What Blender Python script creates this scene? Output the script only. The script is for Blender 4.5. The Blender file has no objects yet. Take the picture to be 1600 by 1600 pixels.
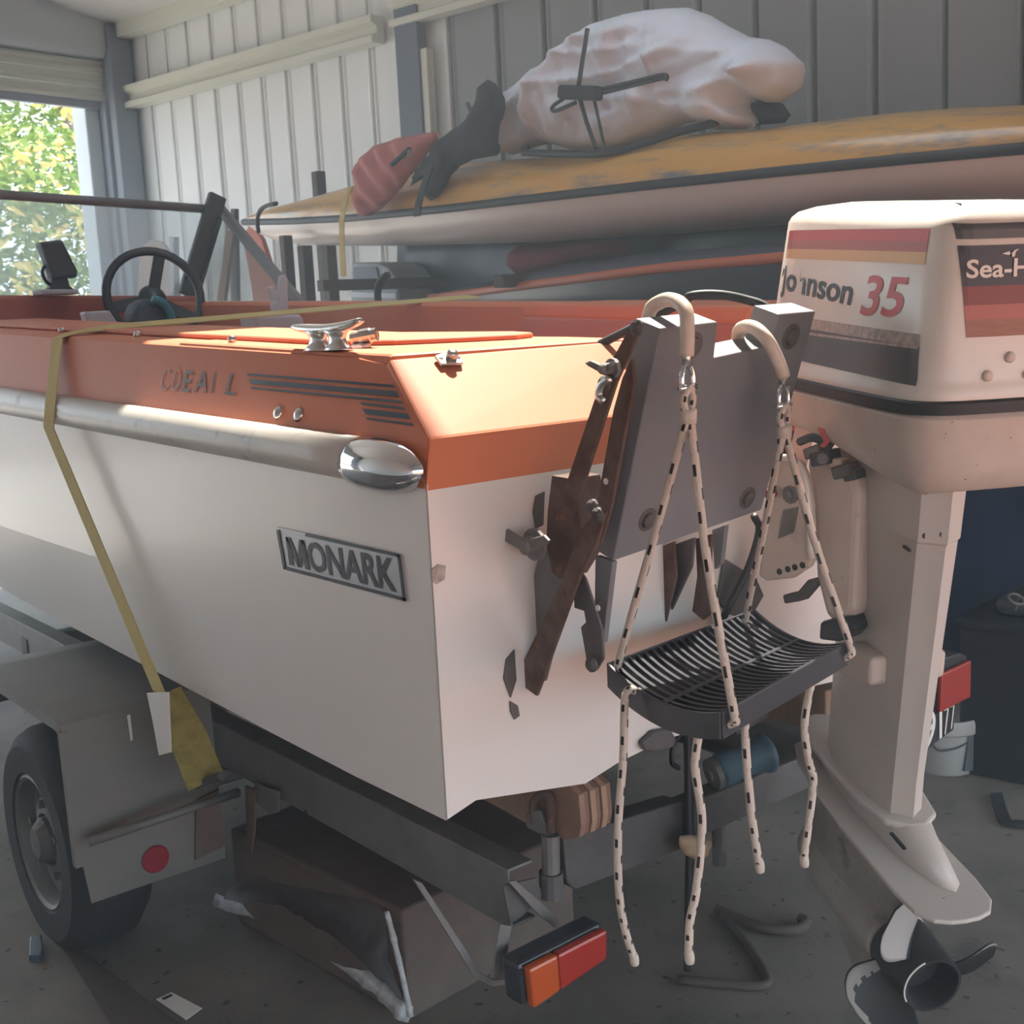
import bpy, bmesh, math, random
import numpy as np
from mathutils import Matrix, Vector, noise as mnoise
random.seed(7)
S = bpy.context.scene
COL = S.collection
PI = math.pi
rad = math.radians

# ------------------------------------------------------------------ camera
F_PX = 1900.0                       # focal length in pixels of the 1600 px frame
PITCH, YAW, ROLL = rad(9.1), rad(38.7), rad(-2.9)
CAM = np.array([-1.87556, -1.36771, 1.40])
_fw = np.array([math.sin(YAW)*math.cos(PITCH), math.cos(YAW)*math.cos(PITCH), -math.sin(PITCH)])
_rt = np.array([math.cos(YAW), -math.sin(YAW), 0.0])
_up = np.cross(_rt, _fw)
_r2 = math.cos(ROLL)*_rt + math.sin(ROLL)*_up
_u2 = -math.sin(ROLL)*_rt + math.cos(ROLL)*_up
CM = np.array([_r2, -_u2, _fw])
cam_data = bpy.data.cameras.new('camera')
cam = bpy.data.objects.new('camera', cam_data)
COL.objects.link(cam)
cam_data.sensor_width = 36.0
cam_data.lens = F_PX/1600.0*36.0
cam_data.clip_start = 0.05
cam_data.clip_end = 300
cam_data.dof.use_dof = True
cam_data.dof.focus_distance = 2.1
cam_data.dof.aperture_fstop = 14.0
cam.matrix_world = Matrix(((_r2[0], _u2[0], -_fw[0], CAM[0]), (_r2[1], _u2[1], -_fw[1], CAM[1]),
                           (_r2[2], _u2[2], -_fw[2], CAM[2]), (0, 0, 0, 1)))
S.camera = cam

# ------------------------------------------------------------------ view, world, sun
S.view_settings.view_transform = 'Standard'
S.view_settings.look = 'None'
S.view_settings.gamma = 1.0
S.view_settings.use_curve_mapping = False
S.view_settings.exposure = -0.24
S.cycles.use_denoising = True
S.cycles.max_bounces = 8
S.cycles.diffuse_bounces = 5
S.cycles.glossy_bounces = 4
S.cycles.transmission_bounces = 6
S.cycles.transparent_max_bounces = 12
S.cycles.sample_clamp_indirect = 6.0
S.cycles.caustics_reflective = False
S.cycles.caustics_refractive = False
world = bpy.data.worlds.new('sky')
S.world = world
world.use_nodes = True
_bg = world.node_tree.nodes['Background']
_bg.inputs['Color'].default_value = (0.72, 0.87, 1.0, 1)
_bg.inputs['Strength'].default_value = 5.4
SUN_DIR = Vector((0.40, 0.32, 0.86)).normalized()       # towards the sun: high over the starboard side
sun_data = bpy.data.lights.new('sun', 'SUN')
sun_data.energy = 18.5
sun_data.angle = rad(0.9)
sun_data.color = (1.0, 0.93, 0.82)
sun = bpy.data.objects.new('sun', sun_data)
COL.objects.link(sun)
sun.rotation_euler = SUN_DIR.to_track_quat('Z', 'Y').to_euler()
sun.location = (0, 0, 8)

# ------------------------------------------------------------------ measuring: a pixel's ray met with a real plane
def ray(px, py):
    return CM.T @ np.array([(px-800.0)/F_PX, (py-800.0)/F_PX, 1.0])
def at(px, py, x=None, y=None, z=None, d=None, plane=None):
    r = ray(px, py)
    if plane is not None:
        p0, n = np.array(plane[0], float), np.array(plane[1], float)
        t = ((p0-CAM) @ n)/(r @ n)
    elif x is not None: t = (x-CAM[0])/r[0]
    elif y is not None: t = (y-CAM[1])/r[1]
    elif z is not None: t = (z-CAM[2])/r[2]
    else: t = d
    return Vector(CAM + r*t)
def proj(p):
    q = CM @ (np.array(p, float)-CAM)
    return 800+F_PX*q[0]/q[2], 800+F_PX*q[1]/q[2], q[2]

# ------------------------------------------------------------------ materials (procedural)
def mat(name, col, rough=0.5, metal=0.0, var=0.0, vscale=6.0, col2=None, spots=None, bump=0.0, bscale=40.0,
        coat=0.0, spec=0.5, stretch=None, grime=None):
    """col: base colour; col2/var: noise blend; spots: (colour, scale, threshold) specks; bump: fine relief"""
    m = bpy.data.materials.new(name)
    m.use_nodes = True
    nt = m.node_tree
    b = nt.nodes['Principled BSDF']
    b.inputs['Roughness'].default_value = rough
    b.inputs['Metallic'].default_value = metal
    b.inputs['Specular IOR Level'].default_value = spec
    if coat:
        b.inputs['Coat Weight'].default_value = coat
        b.inputs['Coat Roughness'].default_value = 0.12
    c4 = (*col, 1)
    b.inputs['Base Color'].default_value = c4
    tc = nt.nodes.new('ShaderNodeTexCoord')
    vec = tc.outputs['Object']
    if stretch:
        mp = nt.nodes.new('ShaderNodeMapping')
        mp.inputs['Scale'].default_value = stretch
        nt.links.new(vec, mp.inputs['Vector'])
        vec = mp.outputs['Vector']
    out = None
    def noise(scale, detail=6, r=0.6):
        n = nt.nodes.new('ShaderNodeTexNoise')
        n.inputs['Scale'].default_value = scale
        n.inputs['Detail'].default_value = detail
        n.inputs['Roughness'].default_value = r
        nt.links.new(vec, n.inputs['Vector'])
        return n.outputs['Fac']
    def ramp(fac, a, bb):
        r = nt.nodes.new('ShaderNodeMapRange')
        r.inputs['From Min'].default_value = a
        r.inputs['From Max'].default_value = bb
        nt.links.new(fac, r.inputs['Value'])
        return r.outputs['Result']
    def mix(fac, c1, c2):
        x = nt.nodes.new('ShaderNodeMix')
        x.data_type = 'RGBA'
        nt.links.new(fac, x.inputs[0])
        for sock, c in ((x.inputs[6], c1), (x.inputs[7], c2)):
            if isinstance(c, tuple): sock.default_value = (*c, 1) if len(c) == 3 else c
            else: nt.links.new(c, sock)
        return x.outputs[2]
    cur = c4
    if col2 is not None:
        cur = mix(ramp(noise(vscale), 0.5-max(var, .02), 0.5+max(var, .02)), cur, col2)
    if grime:
        cur = mix(ramp(noise(grime[1], 8, 0.7), grime[2], grime[2]+0.18), cur, grime[0])
    if spots:
        cur = mix(ramp(noise(spots[1], 3, 0.5), spots[2], spots[2]+0.03), cur, spots[0])
    if not isinstance(cur, tuple):
        nt.links.new(cur, b.inputs['Base Color'])
    if bump:
        bp = nt.nodes.new('ShaderNodeBump')
        bp.inputs['Strength'].default_value = bump
        bp.inputs['Distance'].default_value = 0.01
        nt.links.new(noise(bscale), bp.inputs['Height'])
        nt.links.new(bp.outputs['Normal'], b.inputs['Normal'])
    return m

M = {}
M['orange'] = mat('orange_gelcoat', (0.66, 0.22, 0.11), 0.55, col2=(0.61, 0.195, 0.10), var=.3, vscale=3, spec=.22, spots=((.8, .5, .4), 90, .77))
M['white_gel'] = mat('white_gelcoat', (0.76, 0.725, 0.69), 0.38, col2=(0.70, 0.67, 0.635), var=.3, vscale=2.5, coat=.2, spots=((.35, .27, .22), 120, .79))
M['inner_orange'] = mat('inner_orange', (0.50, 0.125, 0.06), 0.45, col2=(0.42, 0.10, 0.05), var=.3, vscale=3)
M['rail'] = mat('rail_vinyl', (0.62, 0.60, 0.55), 0.38, col2=(0.52, 0.50, 0.46), var=.2, vscale=5, grime=((.22, .20, .19), 14, .60))
M['chrome'] = mat('chrome', (0.82, 0.83, 0.85), 0.08, 1.0)
M['stainless'] = mat('stainless', (0.62, 0.60, 0.58), 0.28, 1.0, bump=.05)
M['alu_rough'] = mat('dull_aluminium', (0.52, 0.51, 0.49), 0.42, .9)
M['decal_dark'] = mat('decal_dark', (0.022, 0.030, 0.045), 0.45)
M['decal_silver'] = mat('decal_silver', (0.44, 0.45, 0.47), 0.35, .3, grime=((.6, .55, .5), 60, .66))
M['ghost'] = mat('faded_letter', (0.11, 0.075, 0.06), 0.5, grime=((.60, .18, .08), 55, .58))
M['ghost_faint'] = mat('faint_letter', (0.20, 0.10, 0.075), 0.5, grime=((.63, .20, .10), 45, .42))
M['plank'] = mat('grey_painted_plank', (0.205, 0.215, 0.235), 0.5, col2=(0.165, 0.17, 0.185), var=.25, vscale=5, grime=((.12, .115, .115), 9, .66), bump=.06)
M['rust'] = mat('rust', (0.10, 0.055, 0.042), 0.85, .2, col2=(0.17, 0.12, 0.10), var=.12, vscale=22, spots=((.26, .10, .05), 50, .66), bump=.18, bscale=160)
M['galv'] = mat('galvanised_steel', (0.23, 0.22, 0.215), 0.6, .45, col2=(0.17, 0.16, 0.155), var=.2, vscale=14, spots=((.33, .31, .28), 160, .72), bump=.12, bscale=150)
M['galv_dark'] = mat('dirty_galvanised', (0.145, 0.14, 0.14), 0.7, .35, col2=(0.10, 0.09, 0.085), var=.2, vscale=16, bump=.15)
M['rope'] = mat('rope_white', (0.66, 0.57, 0.49), 0.85, bump=.5, bscale=320)
M['rope_dark'] = mat('rope_fleck', (0.02, 0.018, 0.018), 0.85)
M['hook'] = mat('plastic_coated_hook', (0.56, 0.47, 0.38), 0.5, col2=(.66, .60, .52), var=.15, vscale=30, grime=((.22, .15, .10), 30, .62))
M['black_plastic'] = mat('black_plastic', (0.030, 0.033, 0.042), 0.30, bump=.04)
M['black_rubber'] = mat('black_rubber', (0.016, 0.017, 0.020), 0.55)
M['motor_white'] = mat('motor_white_paint', (0.74, 0.70, 0.65), 0.34, col2=(0.68, 0.63, 0.57), var=.25, vscale=7, spots=((.26, .21, .18), 110, .765), coat=.15)
M['motor_dirty'] = mat('motor_dirty_paint', (0.62, 0.53, 0.46), 0.5, col2=(0.52, 0.44, 0.385), var=.2, vscale=10, spots=((.14, .10, .09), 130, .70), grime=((.36, .30, .27), 12, .62))
M['leg_grey'] = mat('leg_grey_white', (0.50, 0.475, 0.45), 0.5, col2=(0.56, 0.50, 0.44), var=.2, vscale=6, spots=((.13, .10, .09), 110, .735))
M['gear_dirty'] = mat('gearcase_paint', (0.36, 0.335, 0.31), 0.6, col2=(0.47, 0.44, 0.40), var=.2, vscale=10, grime=((.13, .11, .10), 9, .60))
M['red'] = mat('decal_red', (0.52, 0.055, 0.06), 0.4)
M['dusty_red'] = mat('decal_dusty_red', (0.42, 0.13, 0.115), 0.45, grime=((.70, .66, .62), 70, .74))
M['tan'] = mat('decal_tan', (0.66, 0.42, 0.20), 0.45, grime=((.75, .62, .45), 40, .62))
M['mottled'] = mat('decal_worn_band', (0.50, 0.42, 0.37), 0.5, col2=(.30, .25, .23), var=.12, vscale=70)
M['navy_decal'] = mat('decal_navy', (0.022, 0.026, 0.042), 0.4)
M['grey_decal'] = mat('decal_grey', (0.075, 0.078, 0.085), 0.4)
M['maroon'] = mat('decal_maroon', (0.22, 0.050, 0.048), 0.45)
M['brown_decal'] = mat('decal_brown', (0.34, 0.15, 0.10), 0.45, col2=(.27, .10, .07), var=.2, vscale=30, stretch=(1, 1, 8))
M['letter_white'] = mat('letter_white', (0.78, 0.76, 0.72), 0.5)
M['lamp_red'] = mat('lamp_red', (0.34, 0.022, 0.014), 0.18, coat=.4, bump=.2, bscale=160)
M['lamp_amber'] = mat('lamp_amber', (0.45, 0.075, 0.010), 0.18, coat=.4, bump=.2, bscale=160)
M['strap'] = mat('yellow_webbing', (0.62, 0.50, 0.20), 0.8, col2=(.56, .44, .16), var=.2, vscale=30, bump=.4, bscale=260)
M['strap_green'] = mat('yellow_webbing_dirty', (0.25, 0.21, 0.06), 0.85, col2=(.36, .30, .09), var=.15, vscale=40, grime=((.05, .05, .035), 22, .60), bump=.5, bscale=200)
M['label_white'] = mat('label_white', (0.74, 0.72, 0.69), 0.7)
M['concrete'] = mat('concrete_floor', (0.225, 0.195, 0.17), 0.85, col2=(0.135, 0.118, 0.105), var=.14, vscale=2.2, grime=((.075, .065, .06), 4.0, .56), spots=((.07, .06, .055), 26, .66), bump=.25, bscale=60)
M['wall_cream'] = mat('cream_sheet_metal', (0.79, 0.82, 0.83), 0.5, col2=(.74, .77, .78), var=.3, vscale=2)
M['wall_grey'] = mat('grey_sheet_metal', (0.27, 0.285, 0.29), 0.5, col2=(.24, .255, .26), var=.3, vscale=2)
M['wall_back'] = mat('wall_backing', (0.10, 0.10, 0.105), 0.8)
M['girt'] = mat('cream_girt', (0.66, 0.68, 0.60), 0.5)
M['column'] = mat('steel_column', (0.10, 0.12, 0.16), 0.5)
M['jamb'] = mat('grey_jamb', (0.28, 0.31, 0.35), 0.5)
M['jamb_light'] = mat('pale_jamb', (0.58, 0.64, 0.68), 0.5)
M['ceiling'] = mat('ceiling_sheet', (0.66, 0.66, 0.66), 0.6)
M['kayak_yellow'] = mat('kayak_yellow', (0.64, 0.36, 0.085), 0.28, col2=(.56, .30, .065), var=.3, vscale=4, grime=((.15, .16, .16), 6, .50), coat=.3, stretch=(2.6, 0.45, 2.6))
M['kayak_white'] = mat('kayak_white', (0.66, 0.57, 0.52), 0.35, coat=.2)
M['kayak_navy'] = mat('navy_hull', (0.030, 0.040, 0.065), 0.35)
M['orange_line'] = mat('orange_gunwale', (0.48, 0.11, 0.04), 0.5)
M['tarp'] = mat('white_tarp', (0.74, 0.79, 0.88), 0.55, col2=(.68, .73, .83), var=.3, vscale=4, bump=.25, bscale=22)
M['pink'] = mat('faded_red_fabric', (0.50, 0.17, 0.15), 0.8, col2=(.42, .13, .12), var=.2, vscale=14, bump=.3)
M['black_fabric'] = mat('black_fabric', (0.022, 0.024, 0.03), 0.85, bump=.3)
M['red_fabric'] = mat('dark_red_fabric', (0.20, 0.035, 0.045), 0.85, bump=.3)
M['teal'] = mat('teal_vinyl', (0.03, 0.20, 0.26), 0.45)
M['navy_vinyl'] = mat('navy_vinyl', (0.04, 0.06, 0.09), 0.5)
M['timber'] = mat('timber', (0.30, 0.19, 0.12), 0.75, col2=(.22, .13, .085), var=.15, vscale=18, stretch=(1, 1, .15))
M['timber_dark'] = mat('dark_timber', (0.085, 0.065, 0.055), 0.8)
M['ply'] = [mat('plywood_face', (0.34, 0.21, 0.145), 0.75, col2=(.25, .15, .11), var=.15, vscale=16),
            mat('plywood_ply_pale', (0.36, 0.23, 0.16), 0.8), mat('plywood_ply_dark', (0.21, 0.125, 0.09), 0.8)]
M['blue_roller'] = mat('blue_roller', (0.09, 0.17, 0.23), 0.55, col2=(.06, .11, .15), var=.2, vscale=15)
M['mudguard'] = mat('mudguard_grey', (0.23, 0.215, 0.20), 0.65, .2, col2=(.18, .175, .165), var=.25, vscale=6, grime=((.27, .21, .16), 8, .62), bump=.1)
M['tyre'] = mat('tyre', (0.025, 0.025, 0.027), 0.8, bump=.3)
M['rim'] = mat('wheel_rim', (0.17, 0.165, 0.16), 0.6, .5, grime=((.06, .05, .045), 8, .58))
M['reflector'] = mat('red_reflector', (0.26, 0.022, 0.035), 0.3)
M['cardboard'] = mat('cardboard', (0.15, 0.108, 0.09), 0.85, col2=(.11, .08, .066), var=.2, vscale=12)
M['black_crate'] = mat('black_crate', (0.018, 0.019, 0.022), 0.6)
M['blue_tarp'] = mat('blue_tarp', (0.018, 0.035, 0.085), 0.6, bump=.3, bscale=9)
M['bucket'] = mat('bucket_white', (0.40, 0.385, 0.365), 0.5, grime=((.20, .18, .16), 8, .62))
M['grey_grip'] = mat('bucket_label', (0.10, 0.11, 0.12), 0.5)
M['bark'] = mat('bark', (0.10, 0.085, 0.07), 0.9)
M['leaf'] = mat('leaf_green', (0.15, 0.30, 0.06), 0.5, col2=(.34, .42, .07), var=.2, vscale=1.3)
M['leaf_y'] = mat('leaf_yellow', (0.50, 0.48, 0.12), 0.5, col2=(.62, .46, .18), var=.2, vscale=2)
M['ground'] = mat('outside_ground', (0.17, 0.135, 0.115), 0.9, col2=(.14, .11, .095), var=.2, vscale=2)
M['bounce_ground'] = mat('red_bounce_ground', (0.47, 0.20, 0.115), 0.9, col2=(.40, .17, .10), var=.2, vscale=3)  # unseen ground behind the camera, reddened to bounce warm light on the transom
M['driveway'] = mat('pale_driveway', (0.62, 0.60, 0.57), 0.9, col2=(.55, .53, .50), var=.2, vscale=3)
M['grey_device'] = mat('dark_grey_device', (0.05, 0.06, 0.07), 0.45)
M['light_box'] = mat('pale_plastic', (0.52, 0.56, 0.62), 0.5)
M['steel_rod'] = mat('dark_rod', (0.05, 0.05, 0.055), 0.4, .5)
M['alu_frame'] = mat('windscreen_frame', (0.22, 0.24, 0.26), 0.5, .2)
M['brown_rag'] = mat('brown_tape', (0.36, 0.24, 0.16), 0.8, col2=(.45, .33, .22), var=.2, vscale=40)
M['plate_black'] = mat('plate_black', (0.02, 0.02, 0.022), 0.5)

def film_mat(name, tint, dust, gloss_rough):
    """a real thin transparent sheet: see-through, some glossy reflection, some dust that scatters light"""
    m = bpy.data.materials.new(name)
    m.use_nodes = True
    nt = m.node_tree
    nt.nodes.clear()
    o = nt.nodes.new('ShaderNodeOutputMaterial')
    tr = nt.nodes.new('ShaderNodeBsdfTransparent'); tr.inputs[0].default_value = (*tint, 1)
    gl = nt.nodes.new('ShaderNodeBsdfGlossy'); gl.inputs['Roughness'].default_value = gloss_rough
    df = nt.nodes.new('ShaderNodeBsdfTranslucent'); df.inputs[0].default_value = (.75, .78, .82, 1)
    lw = nt.nodes.new('ShaderNodeLayerWeight'); lw.inputs['Blend'].default_value = .5
    pw = nt.nodes.new('ShaderNodeMath'); pw.operation = 'POWER'; pw.inputs[1].default_value = 5; nt.links.new(lw.outputs['Facing'], pw.inputs[0])
    fr = nt.nodes.new('ShaderNodeMath'); fr.operation = 'MULTIPLY_ADD'; fr.inputs[1].default_value = .5; fr.inputs[2].default_value = .035; nt.links.new(pw.outputs[0], fr.inputs[0])
    m1 = nt.nodes.new('ShaderNodeMixShader'); m1.inputs[0].default_value = dust
    nt.links.new(tr.outputs[0], m1.inputs[1]); nt.links.new(df.outputs[0], m1.inputs[2])
    m2 = nt.nodes.new('ShaderNodeMixShader')
    nt.links.new(fr.outputs[0], m2.inputs[0])
    nt.links.new(m1.outputs[0], m2.inputs[1]); nt.links.new(gl.outputs[0], m2.inputs[2])
    nt.links.new(m2.outputs[0], o.inputs['Surface'])
    return m
M['glass'] = film_mat('dusty_acrylic', (.86, .89, .90), .22, .08)
M['film'] = film_mat('plastic_wrap', (.80, .80, .82), .45, .22)
M['film_hem'] = mat('plastic_wrap_hem', (.55, .56, .58), .25, col2=(.40, .39, .38), var=.12, vscale=35, bump=.5, bscale=60)

# ------------------------------------------------------------------ mesh helpers
def V(*a): return Vector(a)
def obj(name, bm, m, parent=None, smooth=False, bevel=0.0, seg=2, subs=0, inv=None, recalc=True, angle=None):
    if recalc: bmesh.ops.recalc_face_normals(bm, faces=bm.faces)
    me = bpy.data.meshes.new(name)
    bm.to_mesh(me)
    bm.free()
    ms = m if isinstance(m, (list, tuple)) else [m]
    for x in ms: me.materials.append(x)
    o = bpy.data.objects.new(name, me)
    COL.objects.link(o)
    if parent is not None: attach(o, parent)
    if smooth:
        for p in me.polygons: p.use_smooth = True
    if bevel:
        b = o.modifiers.new('edge', 'BEVEL')
        b.width = bevel; b.segments = seg; b.limit_method = 'ANGLE'; b.angle_limit = rad(35)
        b.harden_normals = False
    if subs:
        s = o.modifiers.new('round', 'SUBSURF'); s.levels = subs; s.render_levels = subs
    if angle is not None:
        for p in me.polygons: p.use_smooth = True
        try: me.set_sharp_from_angle(angle=rad(angle))
        except Exception: pass
    return o
def world_of(o):
    m = o.matrix_basis.copy()
    if o.parent is not None: m = world_of(o.parent) @ o.matrix_parent_inverse @ m
    return m
def attach(o, parent):
    """child meshes are modelled in the same space as the parent's space: world for plain things, local for turned ones"""
    o.parent = parent
    a = parent
    while a is not None and not a.get('_local'): a = a.parent
    if a is None:
        o.matrix_parent_inverse = world_of(parent).inverted()
def tag(o, label=None, cat=None, group=None, kind=None):
    if label: o['label'] = label
    if cat: o['category'] = cat
    if group: o['group'] = group
    if kind: o['kind'] = kind
    return o
def thing(name, label, cat, loc=(0, 0, 0), group=None, basis=None):
    o = bpy.data.objects.new(name, None)
    o.empty_display_size = 0.1
    COL.objects.link(o)
    if basis is not None:
        o.matrix_world = basis; o.matrix_basis = basis; o['_local'] = 1
    else: o.location = loc
    return tag(o, label, cat, group)
def NB(): return bmesh.new()
def box(bm, c, s, R=None):
    """axis box, centre c, full sizes s, optional 3x3/4x4 rotation"""
    m = Matrix.Translation(Vector(c)) @ (R.to_4x4() if R is not None else Matrix.Identity(4)) @ Matrix.Diagonal((s[0], s[1], s[2], 1))
    return bmesh.ops.create_cube(bm, size=1.0, matrix=m)['verts']
def bar(bm, a, b, w, t, up=(0, 0, 1)):
    """rectangular bar from a to b; w along the side, t along up"""
    a, b = Vector(a), Vector(b)
    d = (b-a); L = d.length; d.normalize()
    u = Vector(up); s = d.cross(u)
    if s.length < 1e-5: s = d.cross(Vector((1, 0, 0)))
    s.normalize(); u = s.cross(d)
    R = Matrix((s, d, u)).transposed()
    return box(bm, (a+b)/2, (w, L, t), R)
def prism(bm, pts, vec):
    """polygon (3-D points) pulled along vec"""
    vec = Vector(vec)
    a = [bm.verts.new(Vector(p)) for p in pts]
    b = [bm.verts.new(Vector(p)+vec) for p in pts]
    n = len(a)
    bm.faces.new(a); bm.faces.new(list(reversed(b)))
    for i in range(n): bm.faces.new((a[i], b[i], b[(i+1) % n], a[(i+1) % n]))
def loft(bm, rings, closed=True, caps=True, wrap=False):
    R = [[bm.verts.new(Vector(p)) for p in r] for r in rings]
    n = len(R[0])
    pairs = list(zip(R[:-1], R[1:])) + ([(R[-1], R[0])] if wrap else [])
    fs = []
    for a, b in pairs:
        for i in range(n if closed else n-1):
            j = (i+1) % n
            try: fs.append(bm.faces.new((a[i], a[j], b[j], b[i])))
            except ValueError: pass
    if caps and closed and not wrap:
        for r in (R[0], R[-1]):
            try: bm.faces.new(r)
            except ValueError: pass
    return R, fs
def smooth_path(pts, n):
    """Catmull-Rom through pts"""
    P = [Vector(p) for p in pts]
    P = [P[0]*2-P[1]] + P + [P[-1]*2-P[-2]]
    out = []
    k = len(P)-3
    for i in range(n+1):
        u = i/n*k
        j = min(int(u), k-1); t = u-j
        p0, p1, p2, p3 = P[j:j+4]
        out.append(.5*((2*p1)+(-p0+p2)*t+(2*p0-5*p1+4*p2-p3)*t*t+(-p0+3*p1-3*p2+p3)*t**3))
    return out
def tube(bm, pts, r, n=8, cap=True, closed=False, flat=None):
    """tube along points; r number or list; flat=(scale along second axis)"""
    P = [Vector(p) for p in pts]
    N = len(P)
    rr = r if isinstance(r, (list, tuple)) else [r]*N
    rings = []
    up = None
    for i in range(N):
        if closed: t = P[(i+1) % N]-P[i-1]
        else: t = P[min(i+1, N-1)]-P[max(i-1, 0)]
        if t.length < 1e-9: t = Vector((0, 0, 1))
        t.normalize()
        if up is None:
            up = Vector((0, 0, 1)) if abs(t.z) < .9 else Vector((0, 1, 0))
        up = (up-t*up.dot(t))
        if up.length < 1e-6: up = Vector((1, 0, 0))-t*t.x
        up.normalize()
        s = t.cross(up)
        rings.append([P[i]+(s*math.cos(2*PI*k/n)+up*math.sin(2*PI*k/n)*(flat or 1))*rr[i] for k in range(n)])
    return loft(bm, rings, True, cap, closed)
def lathe(bm, o, axis, prof, n=24, cap=True, ref=None):
    """prof: (radius, distance along axis)"""
    o, a = Vector(o), Vector(axis).normalized()
    u = Vector(ref) if ref is not None else (Vector((0, 0, 1)) if abs(a.z) < .9 else Vector((1, 0, 0)))
    u = (u-a*u.dot(a)).normalized(); w = a.cross(u)
    return loft(bm, [[o+a*h+(u*math.cos(2*PI*k/n)+w*math.sin(2*PI*k/n))*max(r, 1e-4) for k in range(n)] for r, h in prof], True, cap)
def ribbon(bm, pts, side, width, thick, normal=None):
    """flat band along pts: side = direction across (vector or list)"""
    P = [Vector(p) for p in pts]
    rings = []
    for i, p in enumerate(P):
        s = Vector(side[i] if isinstance(side, list) else side).normalized()
        t = (P[min(i+1, len(P)-1)]-P[max(i-1, 0)]).normalized()
        nrm = t.cross(s).normalized()
        w = width[i] if isinstance(width, (list, tuple)) else width
        rings.append([p-s*w/2-nrm*thick/2, p+s*w/2-nrm*thick/2, p+s*w/2+nrm*thick/2, p-s*w/2+nrm*thick/2])
    return loft(bm, rings)
def inside(poly, u, v):
    c = False
    n = len(poly)
    for i in range(n):
        (x1, y1), (x2, y2) = poly[i], poly[(i+1) % n]
        if (y1 > v) != (y2 > v) and u < (x2-x1)*(v-y1)/(y2-y1)+x1: c = not c
    return c
def edge_dist(poly, u, v):
    best = 1e9
    n = len(poly)
    for i in range(n):
        (x1, y1), (x2, y2) = poly[i], poly[(i+1) % n]
        dx, dy = x2-x1, y2-y1
        t = max(0, min(1, ((u-x1)*dx+(v-y1)*dy)/(dx*dx+dy*dy+1e-12)))
        best = min(best, math.hypot(u-x1-t*dx, v-y1-t*dy))
    return best
def pillow(bm, pts, back, depth, step, fold=None, lean=0.35, front=None):
    """a soft bundle: outline given by 3-D points in one plane, bulging by depth to both sides of it"""
    P = [Vector(p) for p in pts]
    o = P[0]
    nrm = Vector(back).normalized()
    uax = (P[len(P)//3]-o); uax = (uax-nrm*uax.dot(nrm)).normalized()
    vax = nrm.cross(uax)
    poly = [((p-o).dot(uax), (p-o).dot(vax)) for p in P]
    # densify the outline
    dense = []
    for i in range(len(poly)):
        a, b = poly[i], poly[(i+1) % len(poly)]
        k = max(1, int(math.hypot(b[0]-a[0], b[1]-a[1])/step))
        for j in range(k): dense.append((a[0]+(b[0]-a[0])*j/k, a[1]+(b[1]-a[1])*j/k))
    u0, u1 = min(p[0] for p in poly), max(p[0] for p in poly)
    v0, v1 = min(p[1] for p in poly), max(p[1] for p in poly)
    inner = []
    r = 0
    vv = v0
    while vv < v1:
        uu = u0+(step/2 if r % 2 else 0)
        while uu < u1:
            if inside(poly, uu, vv) and edge_dist(poly, uu, vv) > step*.6: inner.append((uu, vv))
            uu += step
        vv += step*.87; r += 1
    from mathutils.geometry import delaunay_2d_cdt
    allp = [Vector(p) for p in dense+inner]
    nb = len(dense)
    vo, eo, fo, *_ = delaunay_2d_cdt(allp, [(i, (i+1) % nb) for i in range(nb)], [], 1, 1e-6)
    R = max(edge_dist(poly, *p) for p in inner) if inner else step
    fr, bk = [], []
    for p in vo:
        d = edge_dist(poly, p[0], p[1])
        h = depth*math.sqrt(max(0, 1-(1-min(1, d/(R*.8)))**2))
        if d < 1e-5: h = 0
        q = o+uax*p[0]+vax*p[1]
        f = fold(p[0], p[1], min(1, d/(R*.3))) if fold else 0
        a = bm.verts.new(q-nrm*(h+f)); fr.append(a)
        bk.append(a if h == 0 else bm.verts.new(q+nrm*h*lean))
    for f in fo:
        if len(f) < 3: continue
        c = [sum(vo[i][k] for i in f)/len(f) for k in (0, 1)]
        if not inside(poly, *c): continue
        bm.faces.new([fr[i] for i in f])
        if not all(fr[i] is bk[i] for i in f):
            try: bm.faces.new([bk[i] for i in reversed(f)])
            except ValueError: pass
def text_verts(body, size=1.0, bold=0.0, shear=0.0, spacing=1.0, extrude=0.0, align='LEFT', width=1.0):
    """flat lettering as (verts, faces) in its own x-y plane"""
    cu = bpy.data.curves.new('lettering', 'FONT')
    cu.body = body; cu.size = size; cu.offset = bold; cu.shear = shear; cu.space_character = spacing
    cu.align_x = align; cu.resolution_u = 4
    o = bpy.data.objects.new('lettering', cu)
    COL.objects.link(o)
    bpy.context.view_layer.update()
    me = bpy.data.meshes.new_from_object(o.evaluated_get(bpy.context.evaluated_depsgraph_get()))
    tb_ = bmesh.new(); tb_.from_mesh(me); bmesh.ops.remove_doubles(tb_, verts=tb_.verts, dist=1e-5); bmesh.ops.triangulate(tb_, faces=tb_.faces); tb_.to_mesh(me); tb_.free()
    vs = [(v.co.x*width, v.co.y) for v in me.vertices]
    fs = [list(p.vertices) for p in me.polygons]
    bpy.data.objects.remove(o); bpy.data.curves.remove(cu); bpy.data.meshes.remove(me)
    return vs, fs
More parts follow.
